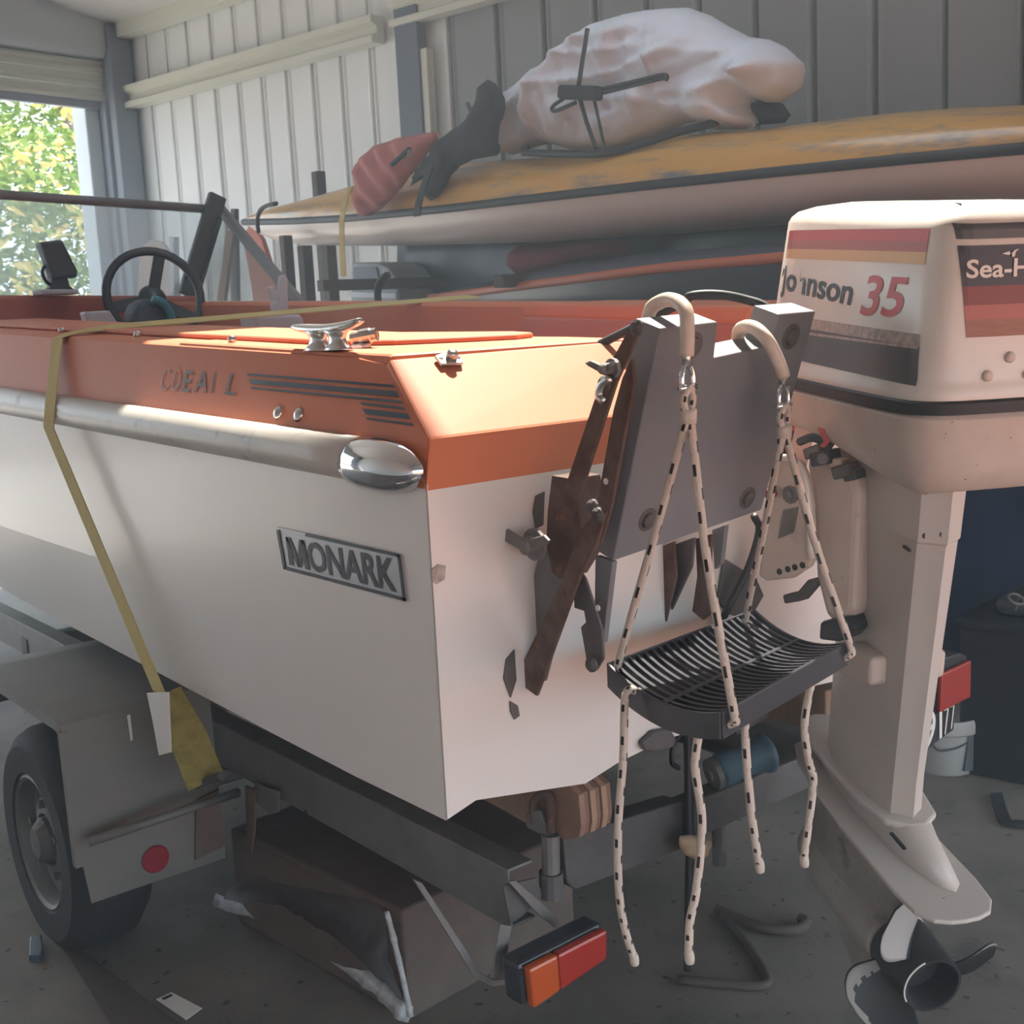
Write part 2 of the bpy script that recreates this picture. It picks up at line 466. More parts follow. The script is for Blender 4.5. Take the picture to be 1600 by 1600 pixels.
def lettering(name, body, fn, m, parent, **kw):
    """letters mapped on a surface: fn(u, v) -> point, u,v in 0..1 over the box of the text"""
    drop = kw.pop('drop', None)
    vs, fs = text_verts(body, **kw)
    x0, x1 = min(v[0] for v in vs), max(v[0] for v in vs)
    y0, y1 = min(v[1] for v in vs), max(v[1] for v in vs)
    bm = NB()
    B = [bm.verts.new(fn((x-x0)/(x1-x0), (y-y0)/(y1-y0))) for x, y in vs]
    for f in fs:
        if drop:
            cx = sum((vs[i][0]-x0)/(x1-x0) for i in f)/len(f); cy = sum((vs[i][1]-y0)/(y1-y0) for i in f)/len(f)
            if drop(cx, cy): continue
        try: bm.faces.new([B[i] for i in f])
        except ValueError: pass
    return obj(name, bm, m, parent, recalc=False)
def quad_fn(bl, br, tr, tl, off):
    """bilinear patch with an offset along its normal"""
    bl, br, tr, tl = map(Vector, (bl, br, tr, tl))
    off = Vector(off)
    def fn(u, v): return bl*(1-u)*(1-v)+br*u*(1-v)+tr*u*v+tl*(1-u)*v+off
    return fn
def decal(name, quad, off, thick, m, parent, n=1):
    """thin sticker: quad bl,br,tr,tl lifted by off, thickness thick (same direction)"""
    fn = quad_fn(*quad, off)
    bm = NB()
    d = Vector(off).normalized()*thick
    if n == 1: prism(bm, [fn(0, 0), fn(1, 0), fn(1, 1), fn(0, 1)], d)
    return obj(name, bm, m, parent)
def copy_tree(o, parent=None):
    c = o.copy(); COL.objects.link(c)
    if parent is not None: c.parent = parent
    for ch in list(o.children): copy_tree(ch, c)
    return c
def rope_bm(pts, r, step=0.0085):
    """three-strand look braid: tube whose facets carry dark tracer flecks (second material)"""
    P = [Vector(p) for p in pts]
    L = sum((P[i+1]-P[i]).length for i in range(len(P)-1))
    Q = smooth_path(P, max(4, int(L/step)))
    bm = NB()
    R, fs = tube(bm, Q, r, 8)
    n = 8
    for i, f in enumerate(fs):
        ring, k = divmod(i, n)
        if (ring % 4 == 0 and k in (0, 4)) or (ring % 4 == 2 and k in (2, 6)): f.material_index = 1
    return bm

# ================================================================== THE SETTING
TH = rad(10.5)                                   # the garage stands turned 10.5 degrees to the boat
BX = Vector((math.cos(TH), math.sin(TH), 0)); BY = Vector((-math.sin(TH), math.cos(TH), 0))
BR = Matrix((BX, BY, Vector((0, 0, 1)))).transposed()
def G(u, v, z=0.0): return BX*u+BY*v+Vector((0, 0, z))
CORNER = at(205, 300, d=8.0)
UW, VF = CORNER.dot(BX), CORNER.dot(BY)          # side wall at u = UW, door wall at v = VF
WALLP = (CORNER, BX); FRONTP = (CORNER, BY)
def wv(px, py=240): return at(px, py, plane=WALLP).dot(BY)
def wz(px, py): return at(px, py, plane=WALLP).z
def fu(px, py=300): return at(px, py, plane=FRONTP).dot(BX)
def fz(px, py): return at(px, py, plane=FRONTP).z
VB = -2.3                                        # rear end of the walls (open doorway behind the camera)
UL = -3.6                                        # the wall on the other side
def gbox(bm, u, v, z):
    """box between building coordinates (u0,u1),(v0,v1),(z0,z1)"""
    c = G((u[0]+u[1])/2, (v[0]+v[1])/2, (z[0]+z[1])/2)
    return box(bm, c, (abs(u[1]-u[0]), abs(v[1]-v[0]), abs(z[1]-z[0])), BR)
def struct(name, bm, m, parent=None, **kw):
    o = obj(name, bm, m, parent, **kw)
    if parent is None: o['kind'] = 'structure'
    return o

bm = NB(); gbox(bm, (UL-.1, UW+.1), (VB, VF+.12), (-.12, 0)); struct('floor', bm, M['concrete'])
bm = NB()
gbox(bm, (-30, UL-.1), (VB, VF+.12), (-.2, -.03))
struct('ground', bm, M['ground'])
bm = NB(); gbox(bm, (-30, 30), (-30, VB), (-.2, -.03)); struct('ground_rear_bounce', bm, M['bounce_ground'])  # out of view, its red added as warm bounce
bm = NB(); gbox(bm, (-30, 30), (VF+.12, VF+7), (-.2, -.03)); struct('ground_driveway', bm, M['driveway'])
bm = NB(); gbox(bm, (-30, 30), (VF+7, VF+45), (-.2, -.03)); struct('ground_garden', bm, M['ground'])

# ceiling: two pitched sheets, the near one with an unseen opening added to aim the sun at the stern
Z_EAVE = wz(216, 44)+.02
_a, _b = at(216, 44, plane=FRONTP), at(90, 0, plane=FRONTP)
SLOPE = (_b.z-_a.z)/(_a.dot(BX)-_b.dot(BX))
def zc(u): return Z_EAVE+SLOPE*(UW-u) if u > -.9 else Z_EAVE+SLOPE*(UW+.9)-SLOPE*(-.9-u)
OPEN_U, OPEN_V = (.40, 1.08), (.08, 1.85)
bm = NB()
def roofpatch(u, v):
    prism(bm, [G(u[0], v[0], zc(u[0])), G(u[1], v[0], zc(u[1])), G(u[1], v[1], zc(u[1])), G(u[0], v[1], zc(u[0]))], (0, 0, .05))
us = sorted({UL, -.9, OPEN_U[0], OPEN_U[1], UW})
for i in range(len(us)-1):
    for v in ((VB, OPEN_V[0]), (OPEN_V[0], OPEN_V[1]), (OPEN_V[1], VF+.1)):
        if v[0] == OPEN_V[0] and us[i] >= OPEN_U[0]-.01 and us[i+1] <= OPEN_U[1]+.01: continue
        roofpatch((us[i], us[i+1]), v)
struct('ceiling', bm, M['ceiling'])

# side wall: backing, upright sheet panels with recessed joints, girts
bm = NB(); gbox(bm, (UW+.03, UW+.09), (VB, VF+.1), (0, Z_EAVE+.3)); wall = struct('wall_right', bm, M['wall_back'])
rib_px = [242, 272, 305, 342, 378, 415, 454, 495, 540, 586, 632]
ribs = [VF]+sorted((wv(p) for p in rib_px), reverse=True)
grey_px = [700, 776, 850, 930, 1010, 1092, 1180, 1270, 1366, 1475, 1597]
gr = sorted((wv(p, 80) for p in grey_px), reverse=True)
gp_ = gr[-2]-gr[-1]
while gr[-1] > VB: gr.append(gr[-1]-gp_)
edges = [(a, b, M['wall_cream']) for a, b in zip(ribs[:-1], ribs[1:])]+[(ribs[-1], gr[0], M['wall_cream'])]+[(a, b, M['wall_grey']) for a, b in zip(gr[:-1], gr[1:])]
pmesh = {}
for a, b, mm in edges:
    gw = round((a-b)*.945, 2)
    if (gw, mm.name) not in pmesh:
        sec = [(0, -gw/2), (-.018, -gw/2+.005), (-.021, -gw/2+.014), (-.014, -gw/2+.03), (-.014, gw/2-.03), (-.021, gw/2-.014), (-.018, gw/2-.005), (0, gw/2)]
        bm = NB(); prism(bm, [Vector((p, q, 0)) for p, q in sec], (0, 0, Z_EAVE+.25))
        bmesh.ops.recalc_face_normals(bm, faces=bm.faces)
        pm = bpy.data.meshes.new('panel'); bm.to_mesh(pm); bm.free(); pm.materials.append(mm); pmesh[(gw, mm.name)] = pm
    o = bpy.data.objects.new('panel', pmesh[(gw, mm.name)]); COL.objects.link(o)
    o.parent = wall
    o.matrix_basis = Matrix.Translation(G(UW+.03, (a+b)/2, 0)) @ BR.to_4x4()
def girt(name, zlo, zhi, v0, v1, m, dep=.09):
    bm = NB()
    h = zhi-zlo
    prof = [(0, zlo), (-dep, zlo), (-dep, zlo+.25*h), (-dep*.55, zlo+.38*h), (-dep*.55, zlo+.62*h), (-dep, zlo+.75*h), (-dep, zhi), (0, zhi)]
    prism(bm, [G(UW-.001+a, v0, b) for a, b in prof], BY*(v1-v0))
    return struct(name, bm, m)
gz0, gz1 = wz(192, 172)-.02, wz(200, 140)
girt('trim_1', gz0, gz1, wv(600, 50), VF-.01, M['girt'])
girt('trim_2', gz0+.05, gz1+.04, VB, wv(625, 50), M['girt'], .08)
# eave flashing along the top of the wall
bm = NB(); gbox(bm, (UW-.10, UW), (VB, VF-.01), (wz(300, 30), Z_EAVE+.02)); struct('trim_3', bm, M['girt'])
# steel column against the side wall and its pale cable duct
cv0, cv1 = wv(676), wv(640)
bm = NB(); gbox(bm, (UW-.06, UW), (cv0, cv1), (0, Z_EAVE)); struct('trim_4', bm, M['column'], bevel=.006)
bm = NB(); gbox(bm, (UW-.05, UW), (wv(686), wv(676)), (0, wz(680, 75))); struct('trim_5', bm, M['girt'], bevel=.004)

# door wall: opening between the far side and the jamb
UD1 = fu(143)
ZH = fz(100, 160)
bm = NB()
gbox(bm, (UD1+.16, UW+.05), (VF, VF+.12), (0, Z_EAVE+1.0))
gbox(bm, (UL, UD1+.16), (VF, VF+.12), (ZH+.28, Z_EAVE+1.4))
gbox(bm, (UL, -2.9), (VF, VF+.12), (0, ZH+.3))
struct('wall_front', bm, M['jamb'])
bm = NB(); gbox(bm, (UD1, UD1+.10), (VF-.02, VF+.14), (0, ZH+.1)); struct('trim_6', bm, M['jamb_light'], bevel=.01)
bm = NB(); gbox(bm, (UD1+.10, UD1+.2), (VF-.09, VF+.02), (0, ZH+.02)); struct('trim_7', bm, M['jamb'], bevel=.01)
bm = NB(); gbox(bm, (UW-.16, UW), (VF-.16, VF), (0, Z_EAVE)); struct('trim_8', bm, M['jamb'], bevel=.01)
# roller door wound up above the opening: a curtain roll in a hood, last slats hanging
d = bpy.data.objects.new('door_1', None); COL.objects.link(d); d.location = G(0, VF-.2, ZH); d['kind'] = 'structure'
bm = NB(); prof = [(VF-.02, ZH+.27), (VF-.09, ZH+.28), (VF-.12, ZH+.32), (VF-.12, Z_EAVE+.9), (VF-.02, Z_EAVE+.9)]
prism(bm, [G(UL+.5, v, z) for v, z in prof], BX*(UW-.08-UL-.5)); obj('roller_hood', bm, M['jamb_light'], d, angle=40)
for k in range(3):
    bm = NB(); z = ZH+.02+k*.085
    prof = [(0, z), (-.035, z), (-.045, z+.02), (-.03, z+.04), (-.045, z+.06), (-.035, z+.078), (0, z+.078)]
    prism(bm, [G(UL+.5, VF-.02+a, b) for a, b in prof], BX*(UD1+.32-UL-.5)); obj('slat', bm, M['girt'], d)
bm = NB(); gbox(bm, (UL+.5, UD1+.1), (VF-.05, VF-.01), (ZH-.03, ZH+.02)); obj('bottom_rail', bm, M['jamb'], d, bevel=.005)
# the far wall on the left, out of the picture but closing the room
bm = NB(); gbox(bm, (UL-.1, UL), (VB, VF+.1), (0, Z_EAVE+.6)); struct('wall_left', bm, M['wall_cream'])

# unseen header added behind the camera, set low to cut sky light
bm = NB(); gbox(bm, (UL-.1, UW+.1), (VB-.1, VB), (1.5, Z_EAVE+1.2)); struct('rear_light_block', bm, M['wall_cream'])

# outside: a bush and a leaning trunk seen through the doorway
def leaf_cloud(name, label, cat, centre, size, n, m, seed, leaf=.05):
    rnd = random.Random(seed)
    vs, fs = [], []
    for i in range(n):
        while True:
            p = Vector((rnd.uniform(-1, 1), rnd.uniform(-1, 1), rnd.uniform(-1, 1)))
            if .1 < p.length < 1: break
        p = Vector((p.x*size[0], p.y*size[1], p.z*size[2]))
        if mnoise.noise(p*1.6+Vector((seed, 0, 0))) < -.12: continue
        c = Vector(centre)+p
        if c.z < .02: continue
        a = Vector((rnd.gauss(0, 1), rnd.gauss(0, 1), rnd.gauss(0, .6))).normalized()
        b = a.cross(Vector((rnd.gauss(0, 1), rnd.gauss(0, 1), rnd.gauss(0, 1)))).normalized()
        s = leaf*rnd.uniform(.6, 1.4); k = len(vs)
        nn = a.cross(b)*s*.25
        vs += [c-a*s, c-b*s*.45+nn, c+a*s, c+b*s*.45+nn]
        fs += [(k, k+1, k+2), (k, k+2, k+3)]
    me = bpy.data.meshes.new(name); me.from_pydata([tuple(v) for v in vs], [], fs)
    me.materials.append(m)
    o = bpy.data.objects.new(name, me); COL.objects.link(o)
    return o
for nm, lab, px, py, dd, sz, n, mm, sd in (
    ('leafy_bush', 'dense dark green leafy bush behind the yellowing one outside the doorway', 60, 420, 17, (2.6, 1.2, 2.0), 9000, 'leaf', 3),
    ('yellow_bush', 'sunlit yellow-leaved bush outside the open roller door', 80, 330, 15, (1.3, .8, 1.5), 420, 'leaf_y', 5),
    ('tall_tree', 'bright green tree crown high behind the doorway', 40, 200, 20, (3.4, 1.4, 1.9), 9000, 'leaf', 9)):
    cen_ = at(px, py, d=dd)
    r_ = thing(nm, lab, 'bush' if 'bush' in nm else 'tree', (cen_.x, cen_.y, 0))
    lc = leaf_cloud('foliage', None, None, cen_, sz, n, M[mm], sd, .085)
    attach(lc, r_); lc['kind'] = 'stuff'
    tb = Vector((cen_.x, cen_.y, -.03)); tp = Vector((cen_.x-.1, cen_.y, cen_.z*.8))
    if 'tree' in nm:
        tp = at(95, 160, d=dd-1.5); tb = at(150, 300, d=dd-1.5); tb = tb+(tb-tp)*2.2
    bm = NB(); tube(bm, [tb, (tb+tp)/2+Vector((.03, 0, .1)), tp], [.09, .08, .07], 8)
    obj('trunk', bm, M['bark'], r_, smooth=True)

# ================================================================== THE MOTORBOAT
boat = thing('motorboat', 'orange and white fibreglass runabout on a trailer, seen from its port stern corner', 'boat', (0, 2.2, .64))
XC = -.285                                        # the boat's middle line
def beam(y): return .645 if y < 2.0 else .645*(1-((y-2.0)/2.45)**2.3)
def list_(x): return .045*max(0, min(1, (x-XC+.645)/1.29))   # the boat leans a little to port
def zd(y): return 1.345+.042*y                   # deck edge height
def zr(y): return 1.185+.03*y                    # joint of the white hull and the orange topsides
YS = [0, .25, .5, .8, 1.1, 1.5, 1.9, 2.3, 2.7, 3.1, 3.5, 3.8, 4.05, 4.25, 4.36, 4.4]
def lift(y): return 0 if y < 3.0 else .55*((y-3.0)/1.4)**2
bm = NB(); rings = []
for y in YS:
    b = beam(y); i1 = .003*y; c2 = min(.030*max(0, y-.3)+.03*max(0, y-2.2)**1.5, b*.5); lf = lift(y)
    zch = .69+.0*y+lf*.8
    half = [(b, zr(y)), (b, 1.05), (b-i1*.4, .915+lf*.5), (b-c2, zch), (b-c2-.055, zch+.014), (max(b-c2-.27, .02), .668+lf),
            (max(b-c2-.34, .015), .682+lf), (max((b-c2)*.3, .01), .692+lf), (max((b-c2)*.15, .006), .69+lf), (0, .68+lf)]
    rings.append([(XC-x, y, z) for x, z in half] + [(XC+x, y, z) for x, z in reversed(half[:-1])])
loft(bm, rings, closed=False, caps=False)
obj('hull', bm, M['white_gel'], boat, angle=5)
# transom: white board with the cut-down for the motor
bot = [(-.643, .6915), (-.59, .705), (-.375, .668), (-.305, .682), (-.2, .692), (-.1, .69), (0, .68)]
ztr = 1.178
outline = bot + [(-x, z) for x, z in reversed(bot[:-1])] + [(.643, ztr), (.22, ztr), (.19, 1.10), (-.07, 1.10), (-.09, ztr), (-.643, ztr)]
bm = NB(); prism(bm, [Vector((XC+x, -.001, z)) for x, z in outline], (0, .045, 0))
tr_ = obj('transom', bm, M['white_gel'], boat)
# a chipped patch by the corner
bm = NB(); q = [at(*p, y=-.001) for p in ((673, 890), (684, 881), (696, 884), (694, 905), (681, 913), (674, 906))]
prism(bm, q, (0, -.0015, 0)); obj('chip', bm, M['mottled'], boat)
# orange moulding: topsides, side decks, aft slope, inner walls, foredeck
TX = .055
bm = NB()
for s in (-1, 1):
    rings = []
    for y in YS:
        b = beam(y)
        y0 = y if y > 0 else 0
        zi = .86+lift(y)*.4
        din = min(.27 if s < 0 else .16, b*.4)
        # at the stern the top of the moulding leans forward
        ya = max(y, .0); yb = max(y, .085); yc = max(y, .155)
        q = [(b+.002, ya, zr(y)-.012), (b-.010, ya, zr(y)+.055), (b-TX*.6, yb, zd(y)-.055), (b-TX, yc, zd(y)-.006),
             (b-TX-.012, yc+.004, zd(y)), (b-TX-din*.5, yc, zd(y)+.001), (b-TX-din, yc, zd(y)+.001), (b-TX-din-.012, yc, zd(y)-.01), (b-TX-din-.02, yc, zi)]
        rings.append([(XC+s*x, v, z+(.045 if s > 0 and 1 < k < 8 else 0)) for k, (x, v, z) in enumerate(q)])
    loft(bm, rings, closed=False, caps=False)
obj('topside_deck', bm, [M['orange']], boat, angle=30)
# aft face: upright band, then a slope up to the deck
for s in (-1, 1):
    bm = NB()
    xi = .09 if s < 0 else .22; dz_ = .045 if s > 0 else 0
    A = [(XC+s*.647, 0, ztr-.012), (XC+s*.635, 0, 1.24), (XC+s*.590, .155, zd(.155)-.004+dz_)]
    Bq = [(XC+s*xi, 0, ztr-.012), (XC+s*xi, 0, 1.24), (XC+s*xi, .155, zd(.155)-.001+dz_)]
    loft(bm, [[Vector(p)+Vector((0, -.0015, 0)) for p in A+[(XC+s*.590, .18, zd(.1)-.02), (XC+s*.615, .06, ztr-.012)]], [Vector(p)+Vector((0, -.0015, 0)) for p in Bq+[(XC+s*xi, .18, zd(.1)-.01), (XC+s*xi, .06, ztr-.012)]]])
    obj('aft_coaming', bm, M['orange'], boat, bevel=.005)
# quarter deck between the side deck and the well, port and starboard
for s in (-1, 1):
    bm = NB()
    dz_ = .045 if s > 0 else 0
    w_ = .09 if s < 0 else .22
    top = [(.587, .155, zd(.155)+.002+dz_), (w_, .155, zd(.155)+.002+dz_), (w_+.01, .3, zd(.3)+.002+dz_), (.33, .95, zd(.95)+.002+dz_), (.587, .9, zd(.9)+.002+dz_)]
    prism(bm, [Vector((XC+s*x, y, z)) for x, y, z in top], (0, 0, -.035)); obj('quarter_deck', bm, M['orange'], boat, bevel=.008)
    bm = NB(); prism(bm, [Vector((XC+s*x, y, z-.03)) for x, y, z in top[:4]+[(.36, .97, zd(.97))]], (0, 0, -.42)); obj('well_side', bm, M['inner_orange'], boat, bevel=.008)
# raised lip running along the port side deck, rounded off at its aft end
bm = NB(); pts = []
for y in (2.8, 2.4, 2.0, 1.5, 1.0, .6, .5): pts.append((XC-(beam(y)-.145), y))
end = [(-.775, .42), (-.72, .37), (-.60, .33), (-.50, .31), (-.44, .335), (-.43, .40), (-.50, .52)]
inn = [(XC-(beam(y)-.385), y) for y in (.6, 1.0, 1.5, 2.0, 2.4, 2.8)]
poly = pts+end+inn
prism(bm, [Vector((x, y, zd(y)+.001)) for x, y in poly], (0, 0, .011)); obj('deck_lip', bm, M['orange'], boat, bevel=.009, seg=3)
# inside: sole, dash, foredeck
bm = NB(); rings = []
for y in YS[1:13]:
    b = max(beam(y)-.2, .04); rings.append([(XC-b, y, .86+lift(y)*.4), (XC+b, y, .86+lift(y)*.4), (XC+b, y, .84+lift(y)*.4), (XC-b, y, .84+lift(y)*.4)])
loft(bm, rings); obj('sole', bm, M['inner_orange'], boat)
bm = NB(); yd = 3.05
for s in (0,):
    b = beam(yd)-.05
    prism(bm, [Vector((XC-b, yd, zd(yd)-.02)), Vector((XC-b+.02, yd-.05, .95)), Vector((XC+b-.02, yd-.05, .95)), Vector((XC+b, yd, zd(yd)+.05)), Vector((XC+b*.93, yd, at(340, 461, y=yd).z)), Vector((XC-b*.93, yd, at(0, 458, y=yd).z))], (0, .06, 0))
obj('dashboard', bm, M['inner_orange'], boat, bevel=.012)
bm = NB(); rings = []
for y in (3.10, 3.4, 3.7, 4.0, 4.25, 4.38):
    b = max(beam(y)-.05, .02); z = zd(y)
    rings.append([(XC-b, y, z), (XC-b*.6, y, z+.05), (XC, y, z+.065), (XC+b*.6, y, z+.06), (XC+b, y, z+.035), (XC+b, y, z-.0), (XC-b, y, z-.03)])
loft(bm, rings); obj('foredeck', bm, M['orange'], boat, angle=40)

# rub rail with its polished end cap
bm = NB()
_rc = at(600, 722, x=-.945); zrail0 = _rc.z-.028*_rc.y
def rail_p(y): return (XC-(beam(y)+.004), y, 1.201+.030*y if y > .0 else 1.201)
rings = []
n = 14
for y in np.linspace(.14, 3.2, 30):
    x, _, z = rail_p(y)
    rings.append([(x+.0-.036*math.cos(a)*(1 if math.cos(a) > 0 else .2), y, z+.034*math.sin(a)) for a in [2*PI*k/n for k in range(n)]])
loft(bm, rings); rr_ = obj('rub_rail', bm, M['rail'], boat, smooth=True)
bm = NB(); rings = []
for s_ in np.linspace(0, 1, 20):
    t = 1-(1-s_)**2
    y = .165-.165*t
    k = math.sqrt(max(0, 1-max(0, (t-.30)/.70)**2.6)) if t < 1 else .03
    if t < .3: k = .88+.12*math.sin(PI/2*t/.3)
    x, _, z = rail_p(max(y, 0))
    rings.append([(x+.002-.043*k*math.cos(a)*(1 if math.cos(a) > 0 else .15), y, z-.004+.041*k*math.sin(a)) for a in [2*PI*q/18 for q in range(18)]])
loft(bm, rings); obj('rail_end_cap', bm, M['chrome'], boat, smooth=True)['label'] = 'polished chrome rail end cap'
# starboard rub rail
bm = NB(); rings = []
for y in np.linspace(.05, 3.9, 24):
    x, _, z = rail_p(y)
    rings.append([(2*XC-x+.036*math.cos(a)*(1 if math.cos(a) > 0 else .2), y, z+.034*math.sin(a)) for a in [2*PI*k/n for k in range(n)]])
loft(bm, rings); obj('rub_rail', bm, M['rail'], boat, smooth=True)

# port topside plane (for stickers): leaning in from the joint to the deck edge
_p0 = Vector((-.921, 0, 1.24)); _p1 = Vector((-.897, 0, 1.302)); SIDEN = Vector((-(_p1.z-_p0.z), 0, -(_p0.x-_p1.x)*1)).normalized()
SIDEN = Vector((-.93, 0, .36)).normalized()
def topq(px, py):
    """point on the leaning port topside"""
    z = 1.27
    for _ in range(6):
        y = at(px, py, x=-.91).y
        a = Vector((XC-(beam(y)-.010), 0, zr(y)+.055)); b = Vector((XC-(beam(y)-TX*.6), 0, zd(y)-.055))
        n_ = Vector((-(b.z-a.z), 0, b.x-a.x)).normalized()
        p = at(px, py, plane=(a, n_))
    return p, n_
def side_decal(name, pix, m, thick=.0012, par=None):
    bm = NB(); q = []; nn = None
    for p in pix:
        pt, nn = topq(*p); q.append(pt+nn*.0012)
    prism(bm, q, nn*thick); return obj(name, bm, m, par or boat)
# speed stripes: long thin, long thick, long thin, and three short ones under
for pix in (((388, 584), (388, 587), (618, 606), (616, 602)), ((390, 593), (393, 600), (625, 621), (621, 612)), ((393, 605), (394, 608), (631, 631), (629, 627)),
            ((565, 629), (567, 633), (635, 641), (633, 637)), ((568, 639), (573, 648), (643, 656), (639, 647)), ((573, 653), (575, 656), (647, 666), (645, 662))):
    side_decal('stripe', pix, M['decal_dark'])
# worn lettering ahead of the stripes
nn = topq(330, 600)[1]
for ch, x0, x1, yo in (('E', 285, 302, 0), ('A', 304, 324, 1), ('I', 331, 336, 3), ('L', 352, 370, 5)):
    cq = [topq(*p)[0] for p in ((x0, 612+yo), (x1, 614+yo), (x1+2, 580+yo), (x0+2, 578+yo))]
    lettering('worn_letter', ch, quad_fn(*cq, nn*.0022), M['ghost'], boat, size=1, shear=.25, bold=.012)
for ch, x0 in (('C', 252), ('D', 269)):
    cq = [topq(*p)[0] for p in ((x0, 611), (x0+14, 612), (x0+16, 577), (x0+2, 576))]
    lettering('worn_letter', ch, quad_fn(*cq, nn*.0022), M['ghost_faint'], boat, size=1, shear=.3)
# two round screws through the topside
for px, py in ((435, 645), (467, 648)):
    p, nn = topq(px, py); bm = NB(); lathe(bm, p-nn*.002, nn, [(.0, 0), (.0125, 0), (.0125, .003), (.009, .007), (.004, .009), (0, .0092)], 14)
    obj('screw', bm, M['stainless'], boat, smooth=True)
# maker's plate on the hull side
hx = -.9312
def hq(px, py): return at(px, py, x=hx)
bm = NB(); pl_ = [hq(*p) for p in ((434, 823), (627, 866), (636, 939), (445, 889))]
prism(bm, pl_, (-.0012, 0, 0)); mp = obj('name_plate', bm, M['decal_silver'], boat)
off = Vector((-.0022, 0, 0))
for a, b, w in (((480, 833), (627, 866), 4.5), ((445, 889), (636, 939), 4.5), ((434, 828), (445, 889), 4), ((627, 866), (636, 939), 4)):
    A_, B_ = np.array(a, float), np.array(b, float)
    inn_ = np.array((535, 880.)); mid = (A_+B_)/2; nrm_ = np.array((-(B_-A_)[1], (B_-A_)[0])); nrm_ /= np.linalg.norm(nrm_)
    if nrm_ @ (inn_-mid) < 0: nrm_ = -nrm_
    bm = NB(); prism(bm, [hq(*A_)+off, hq(*B_)+off, hq(*(B_+nrm_*w))+off, hq(*(A_+nrm_*w))+off], (-.0008, 0, 0))
    obj('plate_border', bm, M['decal_dark'], mp)
fnp = quad_fn(*[hq(*p) for p in ((454, 882), (622, 926), (617, 872), (446, 838))], (-.0024, 0, 0))
bm = NB()
for q in (((0, 0), (.045, 0), (.058, 1), (.012, 1)), ((.012, 1), (.058, 1), (.125, .10), (.085, .0)), ((.085, 0), (.125, 0), (.195, 1), (.150, 1)), ((.150, 1), (.195, 1), (.210, 0), (.165, 0))):
    bm.faces.new([bm.verts.new(fnp(*p)) for p in q])
obj('plate_letter', bm, M['decal_dark'], mp)
lettering('plate_lettering', 'ONARK', lambda u, v: fnp(.215+.785*u, v), M['decal_dark'], mp, size=1, bold=.022, spacing=.98)

# cleat on the port deck edge
cy = at(530, 545, x=-.86).y
ct = thing('_', 'x', 'x'); bpy.data.objects.remove(ct)
zc0 = zd(.38)+.001; CB = Vector((-.855, .36, zc0))
bm = NB()
rg = []
for t in np.linspace(-1, 1, 15):
    w = .0105*(1-abs(t)**4*.45); yy = CB.y-.105*t; zz = zc0+.034+.010*t*t*(1 if t > 0 else .55)
    rg.append([(CB.x+w*1.25*math.cos(a), yy, zz+w*.8*math.sin(a)) for a in [2*PI*k/10 for k in range(10)]])
loft(bm, rg)
cl = obj('cleat', bm, M['stainless'], boat, smooth=True); cl['label'] = 'silver horn cleat on the port deck edge'
for dy in (-.032, .032):
    bm = NB(); rg = []
    for t in np.linspace(0, 1, 7):
        k = 1.0+1.0*(abs(t-.55)*1.6)**2
        rg.append([(CB.x+.011*k*math.cos(a), CB.y+dy*(1-.1*t)+.021*k*math.sin(a), zc0+.031*t) for a in [2*PI*q/10 for q in range(10)]])
    loft(bm, rg); obj('cleat_foot', bm, M['stainless'], cl, smooth=True)
# little hose fitting beside the cleat
fb = at(598, 528, x=-.80); bm = NB(); fd = Vector((.55, -.75, .12))
fo = Vector((-.80, .375, zd(.37)+.017))
lathe(bm, fo, fd, [(0, 0), (.010, 0), (.010, .015), (.013, .016), (.013, .034), (.011, .036), (.011, .045), (.007, .045), (.006, .04)], 8)
ff = obj('deck_fitting', bm, M['stainless'], boat); bm = NB(); box(bm, fo+Vector((0.008, -.016, -.013)), (.024, .028, .010)); obj('fitting_foot', bm, M['stainless'], ff, bevel=.003)
# rowlock socket on the aft slope
SLN = Vector((0, -(zd(.155)-1.24), .155)).normalized()
slp = (Vector((0, -.0015, 1.24)), SLN)
bm = NB(); q = [at(*p, plane=slp)+SLN*.001 for p in ((678, 560), (688, 574), (722, 572), (721, 564), (711, 557), (690, 556))]
prism(bm, q, SLN*.005); sk = obj('rowlock_socket', bm, M['stainless'], boat, bevel=.0015)
o0 = at(703, 565, plane=slp); bm = NB(); lathe(bm, o0+SLN*.004, SLN, [(.009, 0), (.009, .013), (.006, .016), (.0, .016)], 12); obj('socket_barrel', bm, M['stainless'], sk, smooth=True)
for px, py in ((687, 564), (714, 563)):
    o0 = at(px, py, plane=slp); bm = NB(); lathe(bm, o0+SLN*.005, SLN, [(.0045, 0), (.004, .002), (0, .003)], 10); obj('screw', bm, M['galv'], sk)
# snap buttons along the deck edge
for px, yy in ((105, 1.62), (213, 1.16), (365, .72)):
    p = Vector((XC-(beam(yy)-.085), yy, zd(yy)+.004)); bm = NB(); lathe(bm, p, (0, 0, 1), [(.008, 0), (.008, .007), (.006, .012), (0, .013)], 10); obj('snap_button', bm, M['stainless'], boat, smooth=True)

